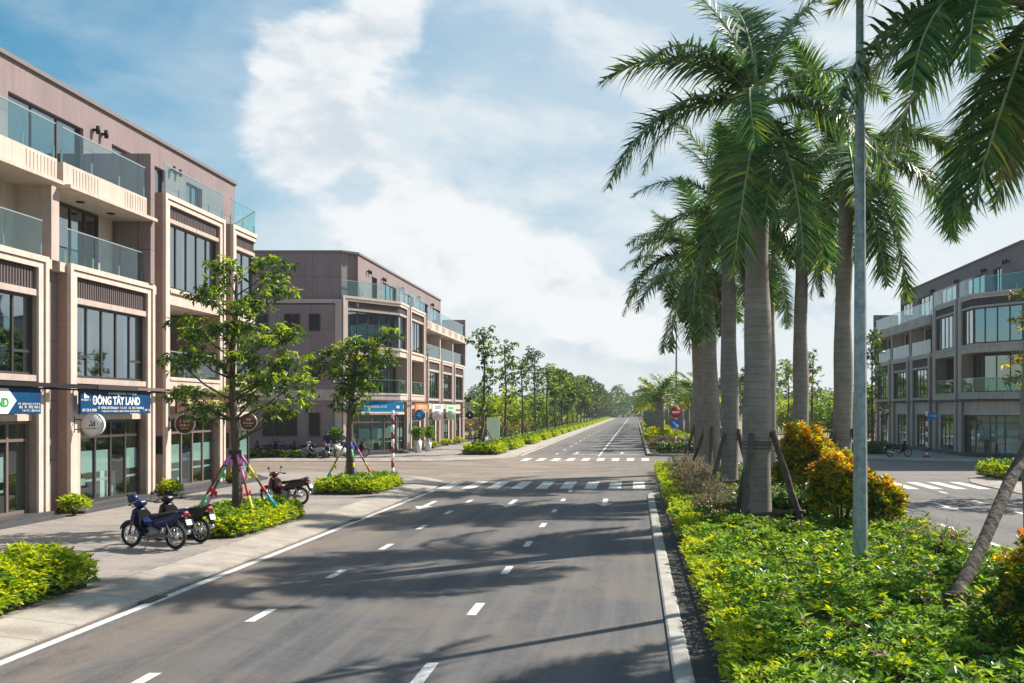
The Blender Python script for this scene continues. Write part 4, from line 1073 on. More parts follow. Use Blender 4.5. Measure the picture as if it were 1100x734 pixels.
lh = empty('hedge', (1.3, 25, .05)); tag(lh, 'long low lime-green border hedge along the median kerb', 'hedge')
def hedge_strip():
    rr = np.random.default_rng(5); out = []; mi = []
    for (y0, y1, d, L) in ((9, 20, 520, .085), (20, 34, 280, .10), (34, 54, 150, .13)):
        n = int((y1 - y0) * .75 * d / 2); y = rr.uniform(y0, y1, n); wob = .05 * np.sin(y * 3.1) + .04 * np.sin(y * 7.7)
        x = 1.06 + wob * .6 + rr.random(n) ** 1.0 * .76
        edge = 1 - np.clip((1.14 - x) / .14, 0, 1) ** 2 * .75
        z = .06 + (.40 + .05 * np.sin(y * 2.2) + .03 * np.sin(y * 6)) * edge * (1 - .75 * rr.random(n) ** 2.2)
        V = rosettes(np.stack([x, y, z], 1), 5, L, .5, (.0, 1.0), rr); out.append(V)
        mi.append(np.repeat((rr.random(n) < .35 * (1 + .6 * np.sin(y * 1.4))).astype(int), 5))
    leaf_object('foliage', np.concatenate(out), [F_LIME, F_COVER], lh, np.concatenate(mi), rel=True)
hedge_strip()

def shrub(name, label, x, y, rx, ry, h, n, k, L, wr, mats, probs, seed, z0=.05, cat='shrub', group=None, topmat=None, shape=1.0):
    o = empty(name, (x, y, z0)); tag(o, label, cat, group); rr = np.random.default_rng(seed)
    d = rr.normal(0, 1, (n, 3)); d[:, 2] = np.abs(d[:, 2]) * .9 + rr.uniform(-.5, .2, n); d /= np.linalg.norm(d, axis=1, keepdims=True)
    lump = 1 + .13 * np.sin(d[:, 0] * 7 + seed) * np.cos(d[:, 1] * 6 + seed) + .10 * np.sin(d[:, 2] * 11 + d[:, 0] * 5)
    rad = (.62 + .38 * rr.random(n) ** .5) * lump
    C = np.stack([d[:, 0] * rx * rad, d[:, 1] * ry * rad, h * (.46 + .50 * d[:, 2] * rad)], 1); C[:, 2] = np.maximum(C[:, 2], .05)
    V = rosettes(C, k, L, wr, (-.3, 1.2), rr)
    u = rr.random(n); mi = np.zeros(n, int); acc = 0
    for j, p in enumerate(probs): mi[(u >= acc) & (u < acc + p)] = j; acc += p
    if topmat is not None:
        t = (C[:, 2] / h > .62 + .2 * rr.random(n)) & (rr.random(n) < .8); mi[t] = rr.choice(topmat, t.sum())
    leaf_object('foliage', V, mats, o, np.repeat(mi, k))
    b = MB(); r2 = random.Random(seed)
    for q in range(5):
        a = r2.uniform(0, 6.28); b.tube([(0, 0, 0), (math.cos(a) * rx * .3, math.sin(a) * ry * .3, h * .4), (math.cos(a) * rx * .6, math.sin(a) * ry * .6, h * .75)], [.04, .03, .015], 5)
    b.build('stem', M_STEM, o)
    return o
GM = [F_DARK, F_GREEN, F_GOLD, F_ORANGE, F_LIME]
shrub('golden_bush', 'large round golden-orange bush right behind the biggest palm', 5.2, 30.0, .98, 1.0, 2.95, 3300, 6, .13, .42, GM, (.24, .28, .28, .10, .10), 31, topmat=[2, 2, 3, 3, 4, 2])
shrub('golden_bush', 'golden-orange bush directly left of the lamp pole', 5.15, 24.6, .82, .9, 2.35, 3200, 6, .115, .42, GM, (.26, .28, .26, .11, .09), 32, topmat=[2, 3, 2, 3, 4])
shrub('golden_bush', 'orange-topped bush just right of the lamp pole foot', 6.15, 24.4, .45, .9, 1.7, 1300, 6, .11, .42, GM, (.3, .3, .18, .12, .10), 33, topmat=[3, 2, 4])
shrub('golden_bush', 'orange-tipped bush at the bottom right edge beside the leaning log', 5.35, 12.0, .98, .95, 1.85, 4200, 6, .085, .42, GM, (.36, .30, .14, .06, .14), 34, topmat=[3, 2, 3, 4])
shrub('leafy_shrub', 'dark green shrub at the foot of the biggest palm', 4.4, 26.8, .8, .8, 1.1, 800, 6, .14, .45, [F_DARK, F_GREEN], (.6, .4), 35)
for i, (x, y, r, h, lb) in enumerate([(2.35, 33.0, .95, 1.0, 'nearest dry brown shrub between the lime border and the palms'), (2.3, 36.6, .9, 1.1, 'second dry brown shrub along the lime border'), (2.35, 40.6, .9, 1.15, 'third dry brown shrub along the lime border'), (2.5, 44.8, 1.0, 1.1, 'fourth dry brown shrub, beside the crosswalk'), (2.6, 49.5, 1.2, 1.1, 'last dry brown shrub at the median nose'), (6.2, 20.3, .7, .95, 'bare grey twiggy shrub right of the lamp pole'), (2.3, 29.0, .7, .8, 'low dry shrub left of the biggest palm brace')]):
    o = shrub('dry_shrub', lb, x, y, r, r, h, 420 if i != 5 else 60, 5, .085, .42, [F_DRY, F_GREY, F_OLIVE], (.5, .25, .25), 50 + i)
    b = MB(); rr_ = random.Random(i)
    for q_ in range(70):
        a = rr_.uniform(0, 6.28); e = rr_.uniform(.25, 1.3); c0 = Vector((rr_.uniform(-.3, .3) * r, rr_.uniform(-.3, .3) * r, 0)); d_ = Vector((math.cos(a) * math.cos(e), math.sin(a) * math.cos(e), math.sin(e)))
        c1 = c0 + d_ * h * .7; c2 = c1 + (d_ + Vector((rr_.uniform(-.5, .5), rr_.uniform(-.5, .5), rr_.uniform(-.1, .4)))) * h * .4
        b.tube([c0, c1, c2], [.012, .008, .004], 3)
    b.build('twigs', mat('dry_twig', (.24, .18, .13), .9), o)

def box_hedge(label, x, y, lx, ly, h, dens, L, mats, seed, core=None, group='low clipped hedges along the kerb', rim=True, rounded=.6, yaw=0, lime_edge=True, name='hedge'):
    """low planting island: rounded rectangle, lime border outside and darker plants inside"""
    o = empty(name, (x, y, .15), yaw); tag(o, label, 'hedge', group); rr = np.random.default_rng(seed)
    n = int(lx * ly * dens); px = rr.uniform(-lx / 2, lx / 2, n); py = rr.uniform(-ly / 2, ly / 2, n)
    qx = np.maximum(np.abs(px) - (lx / 2 - rounded), 0); qy = np.maximum(np.abs(py) - (ly / 2 - rounded), 0); kp = qx ** 2 + qy ** 2 < rounded ** 2
    px, py, qx, qy = px[kp], py[kp], qx[kp], qy[kp]
    e = np.minimum(np.minimum(lx / 2 - np.abs(px), ly / 2 - np.abs(py)), rounded - np.sqrt(qx ** 2 + qy ** 2)); e = np.clip(e, 0, 9)
    hh = h * (1 + .12 * np.sin(px * 4 + seed) * np.cos(py * 3.3) + .08 * np.sin(px * 9 + py * 8)) * np.clip(.35 + e * 5, 0, 1)
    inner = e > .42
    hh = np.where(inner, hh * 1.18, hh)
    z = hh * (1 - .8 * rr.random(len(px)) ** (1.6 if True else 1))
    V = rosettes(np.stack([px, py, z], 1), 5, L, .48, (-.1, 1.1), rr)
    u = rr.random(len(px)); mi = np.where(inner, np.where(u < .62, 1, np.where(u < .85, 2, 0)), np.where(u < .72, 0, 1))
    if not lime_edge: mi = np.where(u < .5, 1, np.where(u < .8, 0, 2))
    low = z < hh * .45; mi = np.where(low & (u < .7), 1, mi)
    leaf_object('foliage', V, mats, o, np.repeat(mi, 5))
    b = MB(); b.box(-lx / 2 + .2, lx / 2 - .2, -ly / 2 + .2, ly / 2 - .2, 0, .06); b.build('soil', M_SOIL, o)
    return o
HM = [F_LIME, F_GREEN, F_DARK]
box_hedge('leafy lime and green hedge island at the bottom left edge', -10.75, 14.75, 2.3, 6.2, .66, 600, .115, [F_LIME, F_GREEN, F_COVER], 61, rounded=.3)
box_hedge('lime and green hedge island round the near street tree', -10.85, 26.8, 2.4, 5.4, .46, 420, .105, HM, 62, rounded=.9)
box_hedge('lime-bordered hedge island round the second street tree', -10.95, 39.3, 2.6, 5.0, .46, 300, .12, HM, 63, rounded=.9)
h0 = box_hedge('first low hedge island past the crossing on the left pavement', -10.95, 72.6, 2.7, 5.6, .62, 150, .17, HM, 64, rounded=.6)
hv = [h0, box_hedge('second low hedge island past the crossing on the left pavement', -10.7, 82.5, 2.2, 7.5, .6, 110, .19, HM, 65, rounded=.5)]
ORD = ['third', 'fourth', 'fifth', 'sixth', 'seventh', 'eighth', 'ninth', 'tenth', 'eleventh', 'twelfth', 'thirteenth', 'fourteenth', 'fifteenth', 'sixteenth']
for i in range(22):
    c = copy_tree(hv[1]); c.location = (-10.5, 95.5 + 13 * i, .15); c.rotation_euler = (0, 0, math.pi * (i % 2)); c.scale = (1, 1.15, 1)
    c['label'] = (ORD[i] + ' low hedge island past the crossing on the left pavement') if i < 10 else 'low hedge island far down the left pavement'
box_hedge('lime hedge island at the right pavement corner behind the leaning log', 18.0, 46.4, 2.8, 4.6, .6, 150, .16, HM, 66, rounded=.8)
box_hedge('dark hedge island under the thin tree beside the right block', 17.6, 73.5, 2.2, 5.0, .6, 100, .18, [F_GREEN, F_DARK, F_DARK], 67, rounded=.5, lime_edge=False)
box_hedge('low hedge strip in front of the motorbikes by the far left block', -24.6, 66.0, 7.0, .8, .42, 160, .15, [F_GREEN, F_DARK, F_LIME], 68, rounded=.3, lime_edge=False)
for i, (y, lb) in enumerate([(29.65, 'small yellow-green plant at the pilaster left of the ĐÔNG TÂY LAND shopfront'), (35.8, 'small yellow-green plant at the pilaster between the two near shopfronts'), (41.9, 'small green plant at the pilaster behind the near tree')]):
    shrub('pilaster_plant', lb, -16.85, y, .42, .40, .62, 300, 5, .12, .45, [F_LIME, F_GREEN], (.7, .3), 70 + i, z0=.15, cat='plant')
for i, (y, lb) in enumerate([(81.8, 'first small lime plant at the far left block, by the orange sign'), (88.0, 'middle small lime plant at the foot of the far left block'), (94.1, 'farthest small lime plant at the foot of the far left block')]):
    shrub('pilaster_plant', lb, -16.8, y, .6, .5, .6, 110, 5, .17, .45, [F_LIME, F_GREEN], (.7, .3), 75 + i, z0=.15, cat='plant')
for i, (x, y, lb) in enumerate([(-16.1, 73.3, 'leafy plant in a tall white pot at the chamfered corner, left of the pair'), (-15.9, 75.9, 'leafy plant in a tall white pot at the chamfered corner, right of the pair'), (-20.4, 67.4, 'leafy plant in a white pot left of the blue shop door')]):
    o = empty('potted_plant', (x, y, .15)); tag(o, lb, 'potted plant'); b = MB(); b.tube([(0, 0, 0), (0, 0, .9)], [.22, .30], 4); b.build('pot', M_POT, o)
    rr = np.random.default_rng(i); d = rr.normal(0, 1, (160, 3)); d /= np.linalg.norm(d, axis=1, keepdims=True); C = d * np.array([.5, .5, .5]) * rr.random((160, 1)) ** .4 + np.array([0, 0, 1.45])
    leaf_object('foliage', rosettes(C, 5, .2, .4, (-.2, 1.2), rr), [F_GREEN], o)
    b = MB(); b.tube([(0, 0, .8), (0, 0, 1.5)], .03, 5); b.build('stem', M_STEM, o)

# second median planting
for i in range(4):
    shrub('yellow_bush', ['nearest yellow-green bush on the far median behind the no-entry sign', 'second yellow-green bush on the far median', 'third yellow-green bush on the far median', 'fourth yellow-green bush on the far median'][i], 2.3 + .1 * (i % 2), 83 + 5.2 * i, 1.5, 1.9, 1.75, 340, 6, .22, .42, [F_LIME, F_GREEN, F_GOLD], (.5, .25, .25), 80 + i)
for i, (x, y, lb) in enumerate([(2.6, 77.5, 'purple-brown bush behind the dark hedge on the far median'), (4.9, 77.2, 'purple-brown bush right of the no-entry sign pole')]):
    shrub('purple_bush', lb, x, y, 1.5, 1.6, 1.3, 420, 6, .17, .4, [F_PURP, F_DRY, F_GREY], (.45, .3, .25), 88 + i)
box_hedge('dark green clipped hedge at the front of the far median', 4.2, 73.3, 5.2, 2.2, .62, 130, .16, [F_GREEN, F_DARK, F_DARK], 69, rounded=.6, lime_edge=False)
cover('ground_cover', 'low plants running down the far median', (1.5, 6.9), (80, 260), bumpy(.45, .15, .5), 5, 6, .33, .45, [F_LIME, F_GREEN, F_DRY], (.4, .4, .2), 91)

# ------------------------------------------------------------------ far median palms
FC = [frond_mesh('frond', 2.9, R(58), R(-45), 26, .62, 41, .5, (F_PALM, M_FROND, F_PALMY), yell=.35), frond_mesh('frond', 3.0, R(25), R(-70), 26, .62, 42, -.5, (F_PALM, M_FROND, F_PALMY), yell=.6), frond_mesh('frond', 2.7, R(80), R(10), 26, .6, 43, .2, (F_PALM, M_FROND, F_PALMY), yell=.2)]
def small_palm(seed):
    o = empty('feather_palm', (0, 0, .12)); rr = random.Random(seed); H = 4.4 + rr.uniform(-.3, .5)
    b = MB(); b.tube([(0, 0, 0), (.05, 0, H * .5), (0, 0, H)], [.26, .19, .15], 9); b.build('trunk', M_PTRUNK, o)
    for k in range(15):
        f = bpy.data.objects.new('frond', FC[0 if k % 2 else (1 if k % 4 else 2)]); COL.objects.link(f); f.parent = o
        f.location = (0, 0, H - .05); f.rotation_euler = (rr.uniform(-.2, .2), 0, k * 2.399 + seed); s_ = rr.uniform(.85, 1.1); f.scale = (s_, s_, s_)
    return o
sp = [small_palm(1), small_palm(2)]
idx = 0
for i in range(22):
    for side, xx in (('left', 2.3), ('right', 6.0)):
        yy = 84 + 7.6 * i + (2 if side == 'right' else 0)
        if i > 13 and side == 'right': continue
        o = sp[idx] if idx < 2 else copy_tree(sp[idx % 2])
        idx += 1
        o.location = (xx + random.uniform(-.15, .15), yy, .12); o.rotation_euler = (0, 0, random.uniform(0, 6)); s_ = random.uniform(.92, 1.1); o.scale = (s_,) * 3
        nm = ['nearest', 'second', 'third', 'fourth', 'fifth', 'sixth', 'seventh', 'eighth']
        lb = (f'{nm[i]} yellow-green feather palm in the {side} row of the far median') if i < 8 else f'small feather palm far down the {side} row of the median'
        tag(o, lb, 'palm tree', 'small feather palms along the far median')

# ------------------------------------------------------------------ street trees
def tree(name, label, x, y, H, tr, blobs, leafn, L, wr, mats, probs, seed, z0=.15, lean=(0, 0), bark=M_BARK, group=None, topmat=None, k=7, flat=.0):
    """trunk with a limb to every foliage cluster; blobs: (dx, dy, z, rx, rz)"""
    o = empty(name, (x, y, z0)); tag(o, label, 'tree', group); r2 = random.Random(seed); rr = np.random.default_rng(seed)
    top = max(b[2] for b in blobs) - .3; n = 12; pts = []
    for i in range(n + 1):
        t = i / n; pts.append(Vector((lean[0] * t * t + .05 * math.sin(t * 7 + seed), lean[1] * t + .05 * math.cos(t * 5 + seed), (top - z0) * t)))
    b = MB(); b.tube(pts, [tr * (1.25 if i == 0 else 1) * (1 - .8 * (i / n) ** 1.1) + .012 for i in range(n + 1)], 10); b.build('trunk', bark, o)
    lb = MB(); Cs = []; lv = []
    for (dx, dy, z, rx, rz) in blobs:
        c = Vector((dx, dy, z - z0)); hz = max(.25, min((z - z0 - .55 * math.hypot(dx, dy)) / (top - z0), .97)); i = int(hz * n); a = pts[i]
        m = (a + c) / 2 + Vector((0, 0, -.12)); rr0 = max(.02, tr * .42 * (1 - .6 * hz))
        lb.tube([a, m, c], [rr0, rr0 * .7, rr0 * .35], 6)
        nc = max(5, int(leafn * rx * rz))
        for q in range(nc):
            d = rr.normal(0, 1, 3); d /= np.linalg.norm(d); s_ = r2.random() ** .45
            p = Vector((c.x + d[0] * rx * s_, c.y + d[1] * rx * s_, c.z + d[2] * rz * s_ - .12 * s_ * s_))
            if q % 3 == 0: lb.tube([c, (c + p) / 2 + Vector((0, 0, .04)), p], [rr0 * .3, rr0 * .2, .004], 4)
            Cs.append(tuple(p)); lv.append((d[2] * s_ + 1) / 2)
    lb.build('limbs', bark, o)
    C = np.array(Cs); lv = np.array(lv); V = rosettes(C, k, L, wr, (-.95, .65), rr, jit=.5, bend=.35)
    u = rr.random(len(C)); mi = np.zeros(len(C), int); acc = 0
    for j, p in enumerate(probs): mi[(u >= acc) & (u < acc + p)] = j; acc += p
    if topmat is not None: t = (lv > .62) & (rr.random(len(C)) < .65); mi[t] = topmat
    leaf_object('crown', V, mats, o, np.repeat(mi, k))
    return o
TM = [F_TREE, F_TREE2, F_DARK]
B1 = [(1.1, 0, 7.3, .75, .36), (1.0, .6, 7.0, .6, .3), (1.45, -.3, 6.5, .8, .30), (-.25, 0, 7.2, .75, .38), (-.85, .2, 6.6, .75, .34), (-.5, -.7, 6.4, .6, .3), (.4, .3, 6.3, .6, .35), (.6, -.9, 6.0, .7, .3), (-1.15, -.2, 5.7, .85, .36), (-1.4, .7, 5.5, .6, .3),
      (0, -.6, 5.5, .9, .42), (.1, .9, 5.6, .9, .4), (1.3, .3, 5.45, .75, .42), (1.1, -.9, 5.1, .7, .35), (-1.75, .1, 4.65, .85, .26), (-.8, -.9, 4.8, .8, .34), (.1, -.2, 4.7, .8, .42), (1.6, .1, 4.7, .85, .4), (1.95, -.2, 4.1, .65, .3),
      (.95, -.5, 4.05, .85, .42), (.7, .9, 4.2, .8, .4), (-.7, -.2, 3.4, .95, .36), (-1.4, .4, 3.85, .75, .26), (1.05, .2, 3.35, .75, .34), (-.3, .9, 3.8, .7, .35), (1.7, .8, 3.7, .6, .3), (-1.3, -.6, 3.9, .6, .25)]
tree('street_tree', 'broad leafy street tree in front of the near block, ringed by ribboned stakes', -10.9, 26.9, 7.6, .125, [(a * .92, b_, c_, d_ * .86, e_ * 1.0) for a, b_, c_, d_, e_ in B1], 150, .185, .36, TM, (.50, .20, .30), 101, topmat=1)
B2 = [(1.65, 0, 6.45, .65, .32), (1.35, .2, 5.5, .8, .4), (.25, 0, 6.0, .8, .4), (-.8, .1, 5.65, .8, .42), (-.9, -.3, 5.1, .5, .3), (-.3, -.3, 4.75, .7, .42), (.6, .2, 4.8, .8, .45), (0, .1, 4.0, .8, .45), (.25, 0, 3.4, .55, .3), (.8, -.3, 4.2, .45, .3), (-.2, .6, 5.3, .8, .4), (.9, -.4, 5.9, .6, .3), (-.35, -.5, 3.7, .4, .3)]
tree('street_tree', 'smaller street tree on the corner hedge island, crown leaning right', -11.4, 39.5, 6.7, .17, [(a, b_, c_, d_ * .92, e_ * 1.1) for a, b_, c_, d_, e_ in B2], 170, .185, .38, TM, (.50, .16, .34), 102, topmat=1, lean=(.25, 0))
def slender(seed, H, low, rx, bare, n=12):
    r2 = random.Random(seed); out = []
    for i in range(n):
        t = i / (n - 1); z = low + (H - low) * t; r = rx * (1 - .55 * abs(t - .7)) * r2.uniform(.6, 1.1)
        a = r2.uniform(0, 6.28); d = rx * r2.uniform(.2, .75) * (1 - .5 * t); out.append((math.cos(a) * d, math.sin(a) * d, z, r * .62, r * .42))
    return out
SL = [('first tall thin sparse tree past the crossing on the left pavement', -11, 71.8, 9.3, 3.2, 1.6, TM, (.45, .15, .4), 30), ('second tall thin sparse tree on the left pavement', -10.9, 83.0, 9.1, 4.4, 1.6, TM, (.45, .15, .4), 30),
      ('third left pavement tree, small dark crown', -10.9, 95.5, 8.0, 4.8, 1.7, TM, (.4, .1, .5), 28), ('fourth left pavement tree, tall with greyish crown', -11, 108.5, 9.8, 5.6, 1.9, [F_GREY, F_TREE, F_DARK], (.5, .3, .2), 28),
      ('fifth left pavement tree, fresh green crown', -10.8, 121.5, 8.6, 6.0, 1.8, [F_TREE2, F_TREE, F_GREEN], (.6, .2, .2), 30)]
made = []
for i, (lb, x, y, H, lo, rx, ms, pr, ln) in enumerate(SL):
    made.append(tree('street_tree', lb, x, y, H, .13, slender(i + 5, H, lo, rx, 0, 13), ln, .30, .5, ms, pr, 110 + i, k=6, group='thin street trees down the left pavement'))
dense = tree('street_tree', 'sixth left pavement tree, dark round crown', -10.9, 134.5, 8.6, .14, slender(31, 8.7, 5.4, 2.1, 0, 14), 26, .36, .5, TM, (.5, .1, .4), 120, k=6, group='thin street trees down the left pavement')
dense2 = tree('street_tree', 'seventh left pavement tree, bushy crown', -10.9, 147.5, 8.8, .14, slender(33, 8.8, 4.4, 2.3, 0, 14), 24, .38, .5, [F_TREE2, F_TREE, F_GREEN], (.45, .35, .2), 121, k=6, group='thin street trees down the left pavement')
grey = tree('street_tree', 'eighth left pavement tree, dusty grey-green crown', -10.9, 160.5, 9.2, .14, slender(35, 9.4, 3.2, 3.0, 0, 17), 28, .45, .5, [F_GREY, F_DARK, F_TREE], (.6, .2, .2), 122, k=6, group='thin street trees down the left pavement')
for i in range(20):
    src = (dense2, dense, dense2, grey, grey, dense)[i % 6] if i < 4 else (grey, dense, grey, dense2)[i % 4]
    c = copy_tree(src); c.location = (-10.9, 173.5 + 13 * i, .15); c.rotation_euler = (0, 0, i * 1.3); s_ = random.uniform(.95, 1.15); c.scale = (s_,) * 3
    c['label'] = (['ninth', 'tenth', 'eleventh', 'twelfth'][i] + ' tree in the left pavement row') if i < 4 else 'distant street tree near the end of the left pavement row'
# right pavement row
SR = [('thin tree beside the far end of the right block', 17.2, 71.5), ('thin bare-stemmed tree seen between the palm left of the pole and its neighbour', 17.2, 95.5), ('thin pale tree seen right of the biggest palm trunk', 17.4, 112.0)]
for i, (lb, x, y) in enumerate(SR):
    c = copy_tree(made[(0, 1, 4)[i]]); c.location = (x, y, .15); c.rotation_euler = (0, 0, 1 + i); c['label'] = lb; c['group'] = 'thin street trees down the right pavement'
    if i == 0: c.scale = (.8, .8, .98)
for i in range(12):
    c = copy_tree((dense, grey, dense2)[i % 3]); c.location = (17.3, 128 + 14 * i, .15); c.rotation_euler = (0, 0, i); c['label'] = 'distant street tree down the right pavement'; c['group'] = 'thin street trees down the right pavement'
BR = [(math.cos(i * 2.4) * 1.7, math.sin(i * 2.4) * 1.6, 4.2 + i * .33, 1.0, .35) for i in range(14)] + [(-2.2, -.3, 6.8, .8, .3), (-2.4, 0, 5.4, .8, .3), (-2.1, .3, 8.0, .8, .3), (-2.5, -.2, 4.6, .6, .25)]
tree('street_tree', 'olive-yellow leaved tree at the right edge whose twigs reach in before the right block', 17.4, 38.6, 8.8, .14, BR, 70, .26, .36, [F_OLIVE, F_GOLD, F_TREE], (.55, .15, .3), 130)
c = tree('street_tree', 'street tree off the right edge shading the far carriageway', 17.6, 27.0, 8.4, .14, BR[:14], 60, .28, .38, TM, (.6, .2, .2), 131)

# ribboned tree stakes
RIB = [mat('ribbon_pink', (.70, .22, .50), .6), mat('ribbon_yellow', (.75, .60, .05), .6), mat('ribbon_cyan', (.05, .45, .60), .6), mat('ribbon_red', (.60, .04, .04), .6), mat('ribbon_green', (.10, .55, .25), .6), mat('ribbon_blue', (.05, .08, .45), .6)]
def ribbon_stakes(label, x, y, top, spread, seed, n=5, cols=(0, 1, 2, 3, 4)):
    o = empty('tree_stakes', (x, y, .15)); tag(o, label, 'tree stakes'); r2 = random.Random(seed)
    for k in range(n):
        a = 2 * math.pi * k / n + .5; f0 = Vector((math.cos(a) * spread, math.sin(a) * spread, 0)); f1 = Vector((math.cos(a) * .14, math.sin(a) * .14, top))
        b = MB(); b.tube([f0, (f0 + f1) / 2, f1], .032, 7); st = b.build('stake', M_STAKE, o)
        segs = [(.86, .99, cols[k % 2 * 0]), (.66, .84, cols[(k + 1) % len(cols)]), (.46, .56, cols[3 % len(cols)]), (.22, .44, cols[(k + 2) % len(cols)])]
        for (t0, t1, ci) in segs:
            rb = MB(); p = [f0 + (f1 - f0) * (t0 + (t1 - t0) * q / 3) for q in range(4)]; rb.tube(p, [.036, .044, .038, .042], 7)
            c0 = f0 + (f1 - f0) * ((t0 + t1) / 2); ww = r2.uniform(.06, .12)
            rb.add([c0 + Vector((0, 0, .05)), c0 + Vector((ww, .03, .0)), c0 + Vector((ww * 1.2, -.02, -.16)), c0 + Vector((.02, .02, -.10))], [(0, 1, 2, 3)])
            rb.build('ribbon', RIB[ci], st)
    b = MB(); b.tube([(0, 0, top - .12), (0, 0, top + .12)], .17, 10); b.build('wrapping', mat('dark_wrap', (.05, .03, .035), .8), o)
    return o
ribbon_stakes('stakes wrapped in pink, yellow, cyan and red ribbon round the near street tree', -10.9, 26.9, 1.95, 1.35, 3)
ribbon_stakes('stakes with blue and pink ribbon round the second street tree', -11.4, 39.5, 1.9, 1.15, 4, 4, (5, 0, 3, 1, 4))
o = empty('ribboned_stake', (-10.35, 14.9, .15)); tag(o, 'stake with a green ribbon pennant at the left edge over the hedge', 'stake')
b = MB(); b.tube([(0, 0, 0), (-.25, -.2, 1.9)], .03, 7); b.build('stake', M_STAKE, o)
b = MB(); b.prism([(-.09, .62), (.26, .50), (-.12, .92)], -.01, .01, lambda x, z, d: Vector((x, d, z))); b.build('ribbon', RIB[4], o)
# white stakes under the far left trees: plain tripods
def plain_stakes():
    o = empty('tree_stakes', (0, 0, .15))
    for k in range(3):
        a = 2 * math.pi * k / 3 + .3; b = MB(); b.tube([(math.cos(a) * 1.1, math.sin(a) * 1.1, 0), (math.cos(a) * .1, math.sin(a) * .1, 1.9)], .04, 6); b.build('stake', M_STAKE, o)
    return o
p0s = plain_stakes()
for i in range(10):
    c = p0s if i == 0 else copy_tree(p0s)
    c.location = (-10.95, 71.8 + [0, 11.2, 23.7, 36.7, 49.7, 62.7, 75.7, 88.7, 101.7, 114.7][i], .15)
    tag(c, f"plain wooden tripod stakes round the {['first', 'second', 'third', 'fourth', 'fifth', 'sixth', 'seventh', 'eighth', 'ninth', 'tenth'][i]} tree past the crossing on the left", 'tree stakes', 'tripod stakes on the left pavement')

# bamboo and bushes beyond the left pavement
def thicket(label, x, y, rx, ry, h, seed, mats, probs, n=520, L=.42, z0=0, name='bamboo_clump', group='bamboo clumps beyond the left pavement', cat='bamboo'):
    o = empty(name, (x, y, z0)); tag(o, label, cat, group); rr = np.random.default_rng(seed); r2 = random.Random(seed)
    b = MB(); C = []
    for q in range(26):
        a = r2.uniform(0, 6.28); d = r2.random() ** .5; bx_, by_ = math.cos(a) * rx * d * .6, math.sin(a) * ry * d * .6; hh = h * r2.uniform(.65, 1.05) * (1 - .25 * d)
        tx, ty = bx_ * 1.5 + r2.uniform(-.5, .5), by_ * 1.5 + r2.uniform(-.5, .5)
        b.tube([(bx_, by_, 0), ((bx_ + tx) / 2, (by_ + ty) / 2, hh * .6), (tx, ty, hh)], [.04, .03, .01], 4)
        for s_ in range(n // 26):
            t = r2.uniform(.25, 1) ; p = (bx_ + (tx - bx_) * t * t + r2.gauss(0, .45), by_ + (ty - by_) * t * t + r2.gauss(0, .45), max(.2, hh * t + r2.gauss(0, .25))); C.append(p)
    b.build('stems', M_STEM, o); C = np.array(C); V = rosettes(C, 6, L, .38, (-.5, .9), rr, bend=.35)
    u = rr.random(len(C)); mi = np.zeros(len(C), int); acc = 0
    for j, p in enumerate(probs): mi[(u >= acc) & (u < acc + p)] = j; acc += p
    leaf_object('foliage', V, mats, o, np.repeat(mi, 6)); return o
BMAT = [F_BAMB, F_GREEN, F_LIME]
base_b = [thicket('nearest yellow-green bamboo clump beyond the first two thin trees', -16.6, 119, 3.2, 4, 6.0, 1, BMAT, (.6, .2, .2), 900), thicket('second bamboo clump beyond the left pavement', -16.2, 132, 3.0, 4.5, 6.6, 2, BMAT, (.6, .3, .1), 900), thicket('third bamboo clump beyond the left pavement', -16.4, 145, 3.4, 5, 6.2, 3, [F_GREEN, F_BAMB, F_DARK], (.5, .3, .2), 900)]
for i in range(9):
    c = copy_tree(base_b[i % 3]); c.location = (-16.5 - (i % 2), 159 + 14 * i, 0); c.rotation_euler = (0, 0, i * 1.1); s_ = .95 + .05 * (i % 4); c.scale = (s_,) * 3
    c['label'] = (['fourth', 'fifth', 'sixth'][i] + ' bamboo clump beyond the left pavement') if i < 3 else 'bamboo clump in the distance beyond the left pavement'
for i, (x, y, lb) in enumerate([(23.5, 122, 'green bush clump between palm trunks, nearest of the far right scrub'), (27, 118, 'green bush clump left of the right block'), (20.5, 131, 'green bush clump right of the biggest palm, far right scrub'), (25, 140, 'farther green bush clump in the far right scrub'), (21.5, 152, 'farthest green bush clump in the far right scrub'), (30.5, 123, 'rightmost green bush clump beside the right block')]):
    c = copy_tree(base_b[(2, 1, 0)[i % 3]]); c.location = (x, y, 0); c.rotation_euler = (0, 0, i * .9); c['label'] = lb; c['group'] = 'scrub beyond the right pavement'; c['category'] = 'bush'
# scrub near the end of the left block, and dry grass
thicket('olive scrub bush past the end of the left block', -15.6, 106.5, 1.5, 1.5, 1.9, 9, [F_OLIVE, F_DARK, F_GREEN], (.4, .4, .2), 420, .3, name='scrub_bush', group=None, cat='bush')
cover('dry_grass', 'tall dry yellow grass in the field beyond the left block', (-34, -14.2), (108, 135), bumpy(1.3, .3, .3), 5, 6, .75, .14, [F_DRY, F_PALMY], (.7, .3), 95, up=(.5, 1.4))
